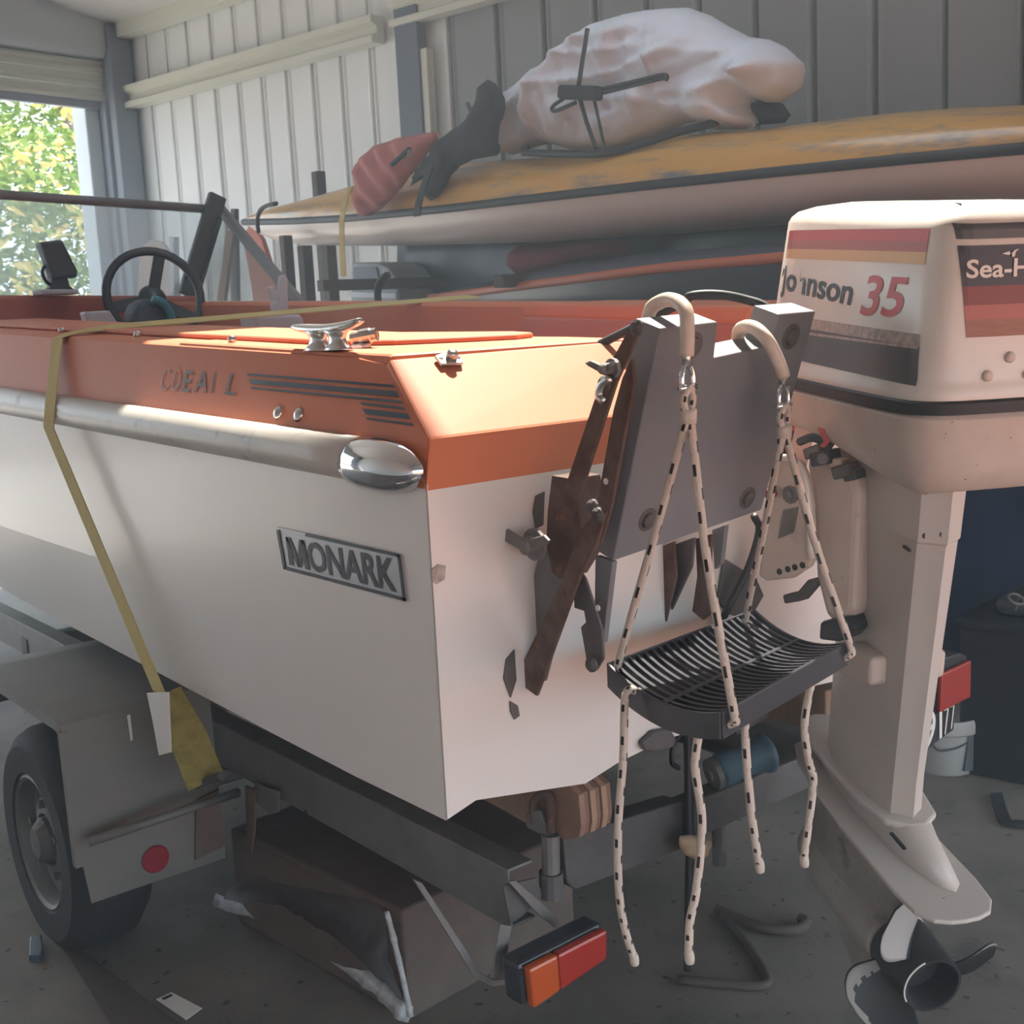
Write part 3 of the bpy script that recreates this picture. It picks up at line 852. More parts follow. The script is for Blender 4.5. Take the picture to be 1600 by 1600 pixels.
# windscreen: bent frame with a slanting starboard side, acrylic panes, prop stay
ws = thing('windscreen', 'grey framed acrylic windscreen standing across the boat ahead of the wheel', 'windscreen', (0, 3.65, 1.55))
YW = 3.12
TR_ = at(345, 328, y=YW); TL_ = at(0, 304, y=YW); TL_ = TL_+(TL_-TR_)*.35
BR_ = Vector((XC+.42, YW+.10, zd(YW)+.07)); BL_ = Vector((XC-.42, YW+.10, zd(YW)+.06))
SE = at(474, 480, x=.30)
bm = NB(); tube(bm, [TL_, (TL_+TR_)/2, TR_], .017, 8); obj('top_rail', bm, M['alu_frame'], ws, smooth=True)
bm = NB(); bar(bm, TR_, SE, .022, .045); obj('side_rail', bm, M['alu_frame'], ws, bevel=.005)
bm = NB(); prism(bm, [TL_, TR_, BR_, BL_], (0, .004, 0)); obj('front_pane', bm, M['glass'], ws)
bm = NB(); prism(bm, [TR_, SE, Vector((XC+.49, YW-.05, zd(3.0)+.05)), BR_], (.004, 0, 0)); obj('side_pane', bm, M['glass'], ws)
pa, pb = at(338, 318, y=YW-.04), at(292, 462, y=YW-.04)
bm = NB(); bar(bm, at(340, 305, y=YW-.04), pb, .07, .03, up=(0, 1, 0)); obj('corner_post', bm, M['grey_device'], ws, bevel=.006)
bm = NB(); tube(bm, [at(344, 340, y=YW-.06), at(310, 455, y=YW-.06)], .011, 6); obj('stay', bm, M['steel_rod'], ws)

# steering wheel on its helm
sw_c = at(241, 462, d=4.35); hd = Vector((.15, 1, -.30)).normalized()
sw = thing('steering_wheel', 'black three spoked steering wheel rising above the port gunwale', 'steering wheel', tuple(sw_c))
u_ = hd.cross(Vector((0, 0, 1))).normalized(); v_ = u_.cross(hd).normalized()
RW = .166
bm = NB(); tube(bm, [sw_c+u_*RW*math.cos(a)+v_*RW*math.sin(a) for a in [2*PI*k/32 for k in range(32)]], .0165, 8, closed=True); obj('rim', bm, M['black_plastic'], sw, smooth=True)
for a in (PI*.41, PI*1.08, PI*1.80):
    e = sw_c+(u_*math.cos(a)+v_*math.sin(a))*RW; s0 = sw_c+hd*.035
    bm = NB(); bar(bm, s0, e, .042, .014, up=hd); obj('spoke', bm, M['black_plastic'], sw, bevel=.004)
bm = NB(); lathe(bm, sw_c+hd*.06, -hd, [(.02, 0), (.05, .0), (.05, .03), (.03, .045), (0, .047)], 18); obj('hub', bm, M['black_plastic'], sw, smooth=True)
bm = NB(); tube(bm, [sw_c+hd*.03, sw_c+hd*.35], .02, 8); obj('column', bm, M['steel_rod'], sw)

# fish finder on the dash
fp = at(92, 420, y=3.02)
ff = thing('fish_finder', 'dark tilted fish finder display on a pale block on the dash', 'fish finder', tuple(at(95, 458, y=3.02)))
bm = NB(); prism(bm, [at(*p, y=2.96) for p in ((62, 378), (98, 374), (123, 424), (121, 434), (84, 436))], (0, .06, 0)); obj('housing', bm, M['grey_device'], ff, bevel=.01)
bm = NB(); prism(bm, [at(*p, y=2.98) for p in ((80, 430), (106, 430), (109, 446), (118, 453), (76, 453), (82, 445))], (0, .05, 0)); obj('bracket', bm, M['grey_device'], ff, bevel=.005)
bm = NB(); tube(bm, smooth_path([at(*p, y=3.0) for p in ((72, 412), (66, 424), (72, 440), (84, 447))], 10), .006, 6); obj('cable', bm, M['steel_rod'], ff)
bm = NB(); prism(bm, [at(*p, y=2.96) for p in ((64, 452), (122, 452), (126, 459), (66, 460))], (0, .10, 0)); obj('base_block', bm, M['light_box'], ff, bevel=.004)

# blue seat, its pale cover, sheets, control box
st = thing('helm_chair', 'teal and navy boat seat back below the steering wheel', 'seat', tuple(at(240, 520, y=3.0)))
bm = NB(); q = [at(*p, y=2.5) for p in ((212, 530), (206, 490), (214, 474), (228, 467), (244, 467), (256, 475), (268, 496), (274, 530))]
prism(bm, q, (0, .09, 0)); obj('backrest', bm, M['navy_vinyl'], st, bevel=.02)
bm = NB(); tube(bm, smooth_path([at(*p, y=2.49) for p in ((238, 469), (254, 474), (266, 492), (272, 520))], 14), .016, 8); obj('piping', bm, M['teal'], st, smooth=True)
bm = NB(); prism(bm, [at(*p, y=2.3) for p in ((132, 487), (172, 485), (190, 512), (140, 514))], (0, .05, .0)); tag(obj('white_carton', bm, M['light_box'], bevel=.006), 'pale flat carton propped inside the boat left of the wheel', 'carton')
bm = NB(); prism(bm, [at(*p, y=2.25) for p in ((66, 504), (112, 503), (116, 512), (72, 513))], (0, .06, 0)); tag(obj('grey_tray', bm, M['light_box'], bevel=.004), 'small grey tray against the dash below the fish finder', 'tray')
cb = thing('throttle_control', 'pale grey throttle box with two upright levers in the boat', 'throttle', tuple(at(440, 515, y=1.85)))
bm = NB(); prism(bm, [at(*p, y=1.85) for p in ((398, 493), (470, 491), (476, 500), (474, 520), (402, 522))], (0, .10, 0)); obj('box', bm, M['light_box'], cb, bevel=.008)
bm = NB(); prism(bm, [at(*p, y=1.87) for p in ((434, 494), (440, 432), (446, 428), (450, 434), (452, 494))], (0, .025, 0)); obj('lever', bm, M['light_box'], cb, bevel=.005)
bm = NB(); bar(bm, at(432, 470, y=1.89), at(421, 448, y=1.89), .02, .02); obj('lever', bm, M['light_box'], cb, bevel=.004)
bm = NB(); prism(bm, [at(*p, y=1.85) for p in ((432, 492), (428, 474), (434, 468), (440, 492))], (0, .03, 0)); obj('lever_foot', bm, M['light_box'], cb, bevel=.004)
# low clutter forward of the starboard gunwale
bm = NB(); prism(bm, [at(*p, y=2.2) for p in ((500, 486), (506, 478), (560, 476), (600, 472), (604, 486))], (0, .1, 0)); tag(obj('black_hatch', bm, M['black_plastic'], bevel=.006), 'low black hatch lid inside the starboard side', 'hatch')
bm = NB(); tube(bm, smooth_path([at(*p, x=.46) for p in ((592, 480), (590, 455), (596, 438), (606, 430))], 10), .014, 6); tag(obj('black_hose', bm, M['black_rubber'], smooth=True), 'curved black hose standing behind the starboard gunwale', 'hose')

# throttle and steering cable looping from the well to the motor
bm = NB(); tube(bm, smooth_path([Vector((-.50, .25, 1.30)), at(1052, 480, y=.05), at(1078, 463, y=.02), at(1120, 460, y=-.01), at(1165, 468, y=-.04), at(1200, 482, y=-.07), at(1225, 520, y=-.10)], 30), .0075, 8)
tag(obj('control_cable', bm, M['black_rubber'], smooth=True), 'black control cable looping over the transom to the motor', 'cable')

# ================================================================== YELLOW TIE-DOWN STRAP
sp = thing('tie_down_strap', 'faded yellow tie-down strap over the deck, down the port side to the trailer', 'strap', (-.96, 1.5, 1.2))
e1 = at(92, 528, x=-.885); r1 = at(78, 640, x=-.972); r2 = at(76, 668, x=-.972); l1 = at(250, 1084, x=-.965)
SY = e1.y
side1 = Vector((0, 1, 0))
P_ = [Vector((.36, SY+.02, zd(SY)+.056)), Vector((.0, SY+.01, zd(SY)+.044)), Vector((-.3, SY, zd(SY)+.032)), Vector((-.74, SY, zd(SY)+.016)), Vector((-.85, SY, zd(SY)+.006)), e1+Vector((-.004, 0, 0)), r1, r2, (r2+l1)/2, l1]
tilt_ = Vector((0, 1, .17)).normalized()
bm = NB(); ribbon(bm, P_, [tilt_]*4+[Vector((0, 1, .05))]+[side1]*5, .066, .0025); obj('webbing', bm, M['strap'], sp)
l2 = at(322, 1222, x=-.90)
bm = NB(); ribbon(bm, [l1+Vector((.012, -.005, .0)), (l1+l2)/2+Vector((.01, 0, 0)), l2], (l2-l1).cross((l1+l2)/2-Vector(CAM)+Vector((.3, 0, .2))), [.06, .075, .078], .004); obj('frayed_webbing', bm, M['strap_green'], sp)['label'] = 'dirty frayed lower end of the strap'
bm = NB(); la = [at(*p, x=-.985) for p in ((231, 1082), (265, 1081), (266, 1110), (269, 1175), (250, 1180), (241, 1130))]
prism(bm, la, (-.003, 0, 0)); obj('label_tag', bm, M['label_white'], sp, bevel=.001)['label'] = 'white cloth label'
bm = NB(); tube(bm, [at(308, 1226, x=-.90), at(346, 1212, x=-.90)], .009, 8); obj('hook_bar', bm, M['galv_dark'], sp)

# ================================================================== SPARE-MOTOR BRACKET ON THE TRANSOM
kb = thing('spare_motor_bracket', 'grey notched plank on rusty folding arms bolted to the transom', 'motor bracket', (-.59, 0, 1.0))
YT = -.27
a = at(1032, 513, y=YT); c_ = at(1275, 485, y=YT)
XL, XR = a.x, c_.x
bl_ = at(958, 877, x=XL); br2 = at(1190, 797, x=XR)
pn = (bl_-a).cross(c_-a).normalized()
if pn.y > 0: pn = -pn
PP = (a, pn)
PT = .046
face = [at(*p, plane=PP) for p in ((1032, 513), (1121, 502), (1114, 557), (1183, 545), (1189, 508), (1194, 490), (1275, 485), (1190, 797), (958, 877))]
# notch corners (the second lobe starts at 1216,490)
face = [at(*p, plane=PP) for p in ((1032, 513), (1122, 503), (1116, 559), (1200, 541), (1217, 491), (1275, 486), (1190, 797), (958, 877))]
bm = NB(); prism(bm, face, -pn*PT); obj('plank', bm, M['plank'], kb, bevel=.0022)
for px, py, r_ in ((1082, 540, .013), (1236, 526, .013), (1168, 778, .012), (1012, 812, .012)):
    p = at(px, py, plane=PP); bm = NB(); lathe(bm, p-pn*.002, pn, [(r_*1.5, 0), (r_*1.5, .0025), (r_, .003), (r_*.9, .007), (r_*.3, .009), (0, .009)], 14)
    obj('bolt', bm, M['galv_dark'], kb)
def armplate(name, pix, x, t, m, lab=None, holes=()):
    bm = NB(); prism(bm, [at(*p, x=x) for p in pix], (t, 0, 0)); o = obj(name, bm, m, kb, bevel=.0012)
    if lab: o['label'] = lab
    for h in holes:
        bm = NB(); q = at(h[0], h[1], x=x); lathe(bm, q+Vector((.0008, 0, 0)), (-1, 0, 0), [(.0045, 0), (.0045, .0018), (0, .0018)], 10); obj('hole', bm, M['white_gel'] if len(h) < 3 else M['rust'], o)
    return o
# left side: base channel on the transom, upper and lower arms
armplate('base_channel', ((862, 743), (893, 748), (903, 792), (908, 842), (890, 878), (874, 905), (862, 895), (853, 850), (855, 800)), -.752, .055, M['rust'], 'rusty pivot channel')
armplate('base_plate', ((846, 850), (890, 860), (880, 930), (846, 1066), (806, 1052), (826, 930)), -.745, .012, M['galv'])
armplate('upper_arm', ((990, 500), (1003, 506), (962, 598), (906, 772), (898, 800), (880, 790), (886, 750), (940, 590), (968, 540)), -.770, .006, M['rust'], holes=())
armplate('rear_arm', ((972, 590), (986, 560), (990, 600), (955, 790), (938, 850), (925, 830), (944, 720), (958, 640)), -.755, .006, M['rust'], holes=((947, 752),))
armplate('lower_arm', ((936, 790), (946, 800), (932, 850), (906, 900), (838, 1088), (803, 1062), (872, 920), (905, 830)), -.772, .006, M['rust'], holes=((881, 929, 1), (915, 868, 1)))
armplate('stay_arm', ((904, 890), (914, 905), (940, 985), (942, 1030), (931, 1048), (918, 1043), (907, 980), (915, 972), (912, 955), (897, 950), (896, 925)), -.760, .005, M['galv_dark'], holes=((934, 950),))
armplate('flat_bar', ((930, 868), (957, 878), (942, 1005), (928, 1000)), -.742, .010, M['plank'])
# wing nuts
def wingnut(px, py, x, s=1):
    p = at(px, py, x=x); bm = NB()
    lathe(bm, p, (-1, 0, 0), [(.016*s, 0), (.016*s, .006), (.009*s, .007), (.009*s, .022), (.006*s, .026), (0, .026)], 14)
    w = obj('wing_nut', bm, M['galv'], kb)
    for k in (-1, 1):
        bm = NB(); q = p+Vector((-.016, 0, 0)); prism(bm, [q+Vector((0, k*.006, -.006*s)), q+Vector((-.004, k*.030*s, .004)), q+Vector((-.004, k*.038*s, .010*s)), q+Vector((0, k*.028*s, .014*s)), q+Vector((0, k*.006, .007*s))], (-.005, 0, 0))
        obj('wing', bm, M['galv'], w, bevel=.0015)
wingnut(838, 850, -.772, 1.5)
wingnut(960, 575, -.778, .8)
for px, py, x in ((946, 600, -.775), (928, 792, -.77), (936, 805, -.775), (926, 1038, -.768), (997, 512, -.772)):
    p = at(px, py, x=x); bm = NB(); lathe(bm, p, (-1, 0, 0), [(.011, 0), (.011, .004), (.007, .008), (0, .009)], 12); obj('rivet', bm, M['galv_dark'], kb)
# spring hook behind the upper wing nut
bm = NB(); tube(bm, smooth_path([at(*p, x=-.79) for p in ((954, 590), (940, 602), (936, 618), (944, 628))], 12), .006, 8); obj('spring', bm, M['stainless'], kb, smooth=True)
# right side plates seen under the plank
armplate('lower_plate', ((1006, 866), (1052, 846), (1056, 900), (1036, 985), (1028, 1003), (990, 987), (994, 940)), -.47, .006, M['rust'])
armplate('lower_plate', ((1050, 852), (1084, 840), (1080, 886), (1036, 980), (1026, 985), (1038, 920)), -.455, .006, M['galv_dark'])
armplate('lower_arm', ((1086, 842), (1112, 834), (1108, 900), (1112, 958), (1098, 969), (1081, 955), (1089, 900)), -.43, .006, M['rust'])
armplate('flat_bar', ((1112, 828), (1133, 820), (1126, 880), (1116, 890)), -.42, .010, M['plank'])
armplate('base_plate', ((966, 880), (1000, 868), (1000, 940), (986, 1000), (974, 990)), -.50, .006, M['galv_dark'])

# rust stains where the bracket is bolted: flaking paint pieces proud of the transom
for pix in (((790, 1030), (803, 1015), (806, 1062), (797, 1090), (786, 1060)), ((796, 1095), (808, 1102), (811, 1118), (803, 1124), (797, 1112)), ((836, 775), (850, 768), (848, 820), (836, 826), (832, 800))):
    bm = NB(); prism(bm, [at(*p, y=-.002) for p in pix], (0, -.002, 0)); obj('rust_flake', bm, M['galv_dark'], kb)

# ================================================================== ROPE BOARDING STEP
ld = thing('rope_boarding_step', 'black slatted boarding step hung on white flecked ropes over the plank', 'boarding step', (-.58, -.25, .90))
Ac, Bc, Cc, Dc = (at(*p, z=.90) for p in ((950, 1036), (1126, 1112), (1322, 1003), (1178, 952)))
cen = (Ac+Bc+Cc+Dc)/4
ux = ((Dc-Ac)+(Cc-Bc)).normalized(); uy = (Bc-Ac); uy = (uy-ux*uy.dot(ux)).normalized()
def corner(p): return ((p-cen).dot(ux), (p-cen).dot(uy))
ca, cb_, cc_, cd = map(corner, (Ac, Bc, Cc, Dc))
def stp(s, t, dz=0):
    """s along the step 0..1, t across 0..1 (A side to B side)"""
    p = Ac*(1-s)*(1-t)+Bc*(1-s)*t+Cc*s*t+Dc*s*(1-t)
    return Vector((p.x, p.y, .90-.022*4*t*(1-t)+dz))
N_T = 13
def rim(name, pts_top, th, h):
    bm = NB(); rings = []
    for i, p in enumerate(pts_top):
        q = pts_top[min(i+1, len(pts_top)-1)]-pts_top[max(i-1, 0)]
        sd = Vector((-q.y, q.x, 0)).normalized()*th/2
        rings.append([p-sd, p+sd, p+sd-Vector((0, 0, h)), p-sd-Vector((0, 0, h))])
    loft(bm, rings); return obj(name, bm, M['black_plastic'], ld, bevel=.0015)
ts = np.linspace(0, 1, N_T)
rim('end_rim', [stp(0, t) for t in ts], .006, .036)
rim('end_rim', [stp(1, t) for t in ts], .006, .036)
rim('side_rim', [stp(s, 1) for s in np.linspace(0, 1, 5)], .006, .036)
rim('side_rim', [stp(s, 0) for s in np.linspace(0, 1, 5)], .006, .036)
rim('centre_rib', [stp(s, .52, .001) for s in np.linspace(0, 1, 7)], .009, .016)
for k in range(21):
    s = (k+.75)/21.8
    bm = NB(); rings = []
    for t in ts:
        p = stp(s, t, -.0005); w = ux*.0032
        rings.append([p-w, p+w, p+w-Vector((0, 0, .014)), p-w-Vector((0, 0, .014))])
    loft(bm, rings); obj('slat', bm, M['black_plastic'], ld)
# hooks over the plank
H1 = [at(1073, 556, y=YT-.028), at(1074, 520, y=YT-.03), at(1070, 482, y=YT-.018), at(1046, 468, y=YT+.02), at(1019, 480, y=YT+.055), at(1010, 512, y=YT+.075), at(1006, 560, y=YT+.085)]
H2 = [at(1224, 588, y=YT-.02), at(1214, 560, y=YT-.022), at(1198, 530, y=YT-.015), at(1176, 511, y=YT+.012), at(1156, 515, y=YT+.05), at(1153, 540, y=YT+.07), at(1160, 565, y=YT+.08)]
KN = []
for H in (H1, H2):
    bm = NB(); tube(bm, smooth_path(H, 34), .0095, 12); obj('hook', bm, M['hook'], ld, smooth=True)
    e = H[0]; bm = NB(); tube(bm, [e+Vector((0, 0, .012)), e-Vector((0, 0, .014))], .0055, 8); hk = obj('hook_shank', bm, M['stainless'], ld, smooth=True)
    # shackle ring and pin
    c0 = e-Vector((0, 0, .030)); bm = NB()
    tube(bm, [c0+ux*.013*math.cos(t_)+Vector((0, 0, .019*math.sin(t_))) for t_ in np.linspace(-PI*.15, PI*1.15, 14)], .0038, 8); obj('shackle', bm, M['chrome'], ld, smooth=True)
    bm = NB(); tube(bm, [c0-ux*.018-Vector((0, 0, .010)), c0+ux*.018-Vector((0, 0, .010))], .0042, 8); obj('shackle_pin', bm, M['chrome'], ld, smooth=True)
    # rope eye with its whipping
    k0 = c0-Vector((0, 0, .036)); KN.append(k0)
    bm = rope_bm([k0+Vector((0, 0, -.006))-ux*.005, k0+Vector((0, 0, .012))-ux*.011, k0+Vector((0, -.004, .026)), k0+Vector((0, 0, .012))+ux*.011, k0+Vector((0, 0, -.006))+ux*.005], .0052, .007); obj('rope_eye', bm, [M['rope'], M['rope_dark']], ld, smooth=True, recalc=True)
    bm = NB(); tube(bm, [k0+Vector((0, 0, -.002)), k0-Vector((0, 0, .020))], [.0115, .0105], 10); obj('whipping', bm, M['rope'], ld, smooth=True)
RR = .0058
def rope(name, pts, r=RR):
    return obj(name, rope_bm(pts, r), [M['rope'], M['rope_dark']], ld, smooth=True)
tips = [(KN[0], (967, 1032), -.0), (KN[0], (1134, 1100), 0), (KN[1], (1166, 962), 0), (KN[1], (1316, 1000), 0)]
for i, (k0, px, _) in enumerate(tips):
    e = at(*px, z=.905); s_ = -ux if i in (0, 2) else ux
    mid = (k0+e)/2+Vector((0, 0, -.006))
    outw = Vector((0, 0, 0))
    if i in (1, 3): outw = uy*.010
    rope('hanging_rope', [k0-Vector((0, 0, .014))+s_*.004, mid, e+outw, e+outw*1.2-Vector((0, 0, .02)), e-uy*.006*(1 if i in (1, 3) else -1)-Vector((0, 0, .03))])
low = (((978, 1085), (974, 1180), (966, 1290), (967, 1390), (976, 1450), (990, 1496)), ((1097, 1128), (1086, 1195), (1097, 1285), (1088, 1390), (1078, 1440), (1076, 1492)),
       ((1163, 1110), (1166, 1180), (1174, 1270), (1181, 1320), (1186, 1350)), ((1269, 1055), (1257, 1130), (1264, 1190), (1271, 1220), (1263, 1290), (1256, 1342)))
for i, pp in enumerate(low):
    yy = at(*pp[0], z=.875).y
    top = at(*pp[0], z=.875)
    pts = [Vector((top.x+(cen.x-top.x)*.12, top.y+(cen.y-top.y)*.10, .874))]+[at(*p, y=top.y+(cen.y-top.y)*.10) for j, p in enumerate(pp)]
    rope('tail_rope', pts)
    e = pts[-1]; bm = NB(); lathe(bm, e+Vector((0, 0, .006)), (.12, 0, -1), [(.0056, 0), (.0066, .004), (.007, .012), (.006, .018), (.003, .020), (0, .020)], 9); obj('melted_end', bm, M['rope'], ld, smooth=True)

# ================================================================== OUTBOARD MOTOR
# clamped to the transom; the part that steers is modelled in its own turned frame
MO = Vector((-.20, -.266, 1.269)); MS = .893; MA, MT = rad(27.5), rad(9.8)
ex = Vector((math.cos(MA), -math.sin(MA), 0)); hh = Vector((math.sin(MA), math.cos(MA), 0)); e0 = Vector((0, 0, 1))
ey = hh*math.cos(MT)+e0*math.sin(MT); ez = -hh*math.sin(MT)+e0*math.cos(MT)
MB = Matrix.Translation(MO) @ Matrix((ex, ey, ez)).transposed().to_4x4() @ Matrix.Diagonal((MS, MS, MS, 1))
MI = MB.inverted()
mo = thing('outboard_motor', 'white outboard motor with striped cowl and black propeller, clamped to the transom', 'outboard motor', basis=MB)
def mloc(px, py, x=None, y=None, z=None, plane=None):
    """pixel ray met with a plane of the motor's own frame"""
    o = MI @ Vector(CAM); r = (MI.to_3x3()) @ Vector(ray(px, py))
    if plane is not None:
        p0, n_ = Vector(plane[0]), Vector(plane[1]); t = (p0-o).dot(n_)/r.dot(n_)
    elif x is not None: t = (x-o.x)/r.x
    elif y is not None: t = (y-o.y)/r.y
    else: t = (z-o.z)/r.z
    return o+r*t
def zb(y): return .055-.138*(y+.35)
def zt(y): return .307-.077*(y+.29)
def plan(sx, ys, kx=0, ky=0):
    """half outline (x>=0), aft to front; kx, ky: outward growth"""
    return [(0, -.360), (.060, -.359), (.112, -.355), (.134, -.349), (.150, -.338), (.160, -.320), (.1645, -.295), (.161, -.20), (.153, -.08), (.144, .04), (.133, .15), (.120, .24), (.100, .295), (.070, .325), (.035, .335), (0, .337)]
HB = plan(0, 0)
HT = [(0, -.332), (.055, -.331), (.098, -.327), (.113, -.321), (.125, -.312), (.133, -.296), (.137, -.275), (.1345, -.19), (.128, -.08), (.120, .04), (.110, .14), (.098, .225), (.081, .275), (.056, .300), (.028, .309), (0, .311)]
def stretch(h): return [(x, y+max(0, y-.08)*.24) for x, y in h]
HB, HT = stretch(HB), stretch(HT)
def ring(half, zf, grow=0.0):
    out = []
    n_ = len(half)
    for i, (x, y) in enumerate(half):
        a_ = half[max(i-1, 0)]; b_ = half[min(i+1, n_-1)]
        d_ = Vector((b_[0]-a_[0], b_[1]-a_[1], 0)).normalized()
        nx, ny = d_.y, -d_.x
        if i in (0, n_-1): nx = 0; ny = -1 if i == 0 else 1
        out.append(Vector((max(x+nx*grow, 0) if i not in (0, n_-1) else 0, y+ny*grow, zf(y))))
    return out+[Vector((-p.x, p.y, p.z)) for p in reversed(out[1:-1])]
def blend(t): return [(b[0]*(1-t)+c[0]*t, b[1]*(1-t)+c[1]*t) for b, c in zip(HB, HT)]
bm = NB()
rings = [ring(HB, lambda y: zb(y)+.001, .006), ring(HB, lambda y: zb(y)+.010, .006), ring(blend(.05), lambda y: zb(y)+.022, .001),
         ring(blend(.1), lambda y: zb(y)+.030), ring(blend(.5), lambda y: (zb(y)+zt(y))/2+.004), ring(blend(.95), lambda y: zt(y)-.012), ring(HT, lambda y: zt(y)-.002, -.004),
         ring(HT, lambda y: zt(y)+.008, -.016), ring(HT, lambda y: zt(y)+.018, -.05), ring([(x*.35, y*.55) for x, y in HT], lambda y: zt(y)+.024)]
R, _ = loft(bm, rings)
cowl = obj('cowl', bm, M['motor_white'], mo, angle=50)
# stickers follow the flat port side: plane through aft-low, aft-high and front-low points
sp0, sp1, sp2 = Vector((-.1625, -.25, .07)), Vector((-.1375, -.25, .285)), Vector((-.1405, .06, .05))
SN = (sp1-sp0).cross(sp2-sp0).normalized()
if SN.x > 0: SN = -SN
from mathutils.bvhtree import BVHTree
_cb = NB(); _cb.from_mesh(cowl.data); COWL = BVHTree.FromBMesh(_cb); _cb.free()
def onside(p, lift_):
    """drop a point of the sticker plane on the cowl's skin"""
    h = COWL.ray_cast(p+SN*.05, -SN)
    if h[0] is None: h = COWL.find_nearest(p)
    return h[0]+h[1]*lift_ if h[1].dot(SN) > 0 else h[0]+SN*lift_
def side_sticker(name, quad, m, lift_=.0010, nu=28, parent=None):
    q = [mloc(*p, plane=(sp0, SN)) for p in quad]; fn = quad_fn(*q, (0, 0, 0)); bm = NB()
    rows = [[bm.verts.new(onside(fn(u/nu, v/6), lift_)) for u in range(nu+1)] for v in range(7)]
    for r0, r1_ in zip(rows[:-1], rows[1:]):
        for i in range(nu): bm.faces.new((r0[i], r0[i+1], r1_[i+1], r1_[i]))
    o = obj(name, bm, m, parent or cowl); return o
def lerp2(a, b, t): return (a[0]*(1-t)+b[0]*t, a[1]*(1-t)+b[1]*t)
TLp, TRp, BRp, BLp = (1227, 360), (1452, 357), (1443, 413), (1220, 403)
for t0, t1, mm in ((0, .36, 'red'), (.36, .66, 'dusty_red'), (.66, 1, 'tan')):
    side_sticker('sticker_stripe', (lerp2(TLp, BLp, t1), lerp2(TRp, BRp, t1), lerp2(TRp, BRp, t0), lerp2(TLp, BLp, t0)), M[mm])
TLp, TRp, BRp, BLp = (1240, 494), (1432, 522), (1423, 603), (1232, 560)
for t0, t1, mm in ((0, .24, 'mottled'), (.24, 1, 'grey_decal')):
    side_sticker('sticker_stripe', (lerp2(TLp, BLp, t1), lerp2(TRp, BRp, t1), lerp2(TRp, BRp, t0), lerp2(TLp, BLp, t0)), M[mm])
side_sticker('sticker_stripe', ((1238, 520), (1428, 545), (1429, 541), (1239, 516)), M['mottled'], .0012)
def side_text(name, body, quad, m, **kw):
    q = [mloc(*p, plane=(sp0, SN)) for p in quad]; fn0 = quad_fn(*q, (0, 0, 0))
    return lettering(name, body, lambda u, v: onside(fn0(u, v), .0013), m, cowl, **kw)
side_text('lettering', 'Johnson', ((1211, 463), (1330, 491), (1338, 436), (1214, 413)), M['decal_dark'], size=1, bold=.02, shear=.12,
          drop=lambda u, v: (.30 < u < .335) or (.36 < u < .375 and v < .9 and v > .62))
side_text('lettering', '35', ((1345, 493), (1417, 497), (1421, 433), (1350, 429)), M['red'], size=1, bold=.018, shear=.25)
bm = NB(); q = [onside(mloc(*p, plane=(sp0, SN)), .0008) for p in ((1212, 432), (1217, 427), (1219, 420), (1216, 418), (1213, 424))]; prism(bm, q, SN*.0006); obj('emblem', bm, M['decal_dark'], cowl)
# aft face: dark recess strip, badge, stripes
def aft(px, py, dy=0):
    p = mloc(px, py, y=-.345)
    h = COWL.ray_cast(Vector((p.x, -.6, p.z)), Vector((0, 1, 0)))
    return (h[0] if h[0] is not None else p)+Vector((0, -.001-dy, 0))
def aftmirror(p): return Vector((-p.x, p.y, p.z))
def aft_sticker(name, lt, lb, m, dy=0):
    a_, b_ = aft(*lt, dy), aft(*lb, dy); bm = NB(); rows = []
    for k in range(33):
        f = k/32; row = []
        for q_ in range(6):
            g_ = q_/5; p_ = Vector(((a_.x*(1-g_)+b_.x*g_)*(1-2*f), 0, a_.z*(1-g_)+b_.z*g_))
            h = COWL.ray_cast(Vector((p_.x, -.6, p_.z)), Vector((0, 1, 0)))
            p_.y = (h[0].y if h[0] is not None else -.33)-.0016-dy
            row.append(bm.verts.new(p_))
        rows.append(row)
    for r0, r1_ in zip(rows[:-1], rows[1:]):
        for q_ in range(5): bm.faces.new((r0[q_], r1_[q_], r1_[q_+1], r0[q_+1]))
    return obj(name, bm, m, cowl)
aft_sticker('recess_strip', (1507, 352), (1508, 376), M['grey_decal'])
aft_sticker('badge_stripe', (1508, 386), (1509, 449), M['navy_decal'])
aft_sticker('badge_stripe', (1509, 449), (1509, 478), M['maroon'])
aft_sticker('badge_stripe', (1509, 478), (1509, 500), M['dusty_red'])
aft_sticker('badge_stripe', (1509, 500), (1509, 527), M['brown_decal'])
def onaft(x, z, l_):
    h = COWL.ray_cast(Vector((x, -.6, z)), Vector((0, 1, 0)))
    return Vector((x, (h[0].y if h[0] is not None else -.34)-l_, z))
a0, a1 = aft(1514, 436), aft(1514, 407)
lettering('badge_lettering', 'Sea-Horse', lambda u, v: onaft(a0.x+.172*u, a0.z*(1-v)+a1.z*v, .0034), M['letter_white'], cowl, size=1, bold=.02)
for pp in (((1568, 397), (1580, 393), (1582, 396), (1580, 399)), ((1584, 396), (1589, 391), (1596, 389), (1590, 394), (1588, 401), (1584, 402))):
    bm = NB(); prism(bm, [aft(*p, .0026) for p in pp], (0, -.0004, 0)); obj('badge_emblem', bm, M['letter_white'], cowl)
for px, py in ((1572, 556), (1536, 585), (1598, 582)):
    p = aft(px, py); bm = NB(); lathe(bm, p, (0, -1, 0), [(.0085, 0), (.008, .003), (.004, .0045), (0, .0045)], 12); obj('screw', bm, M['motor_dirty'], cowl, smooth=True)
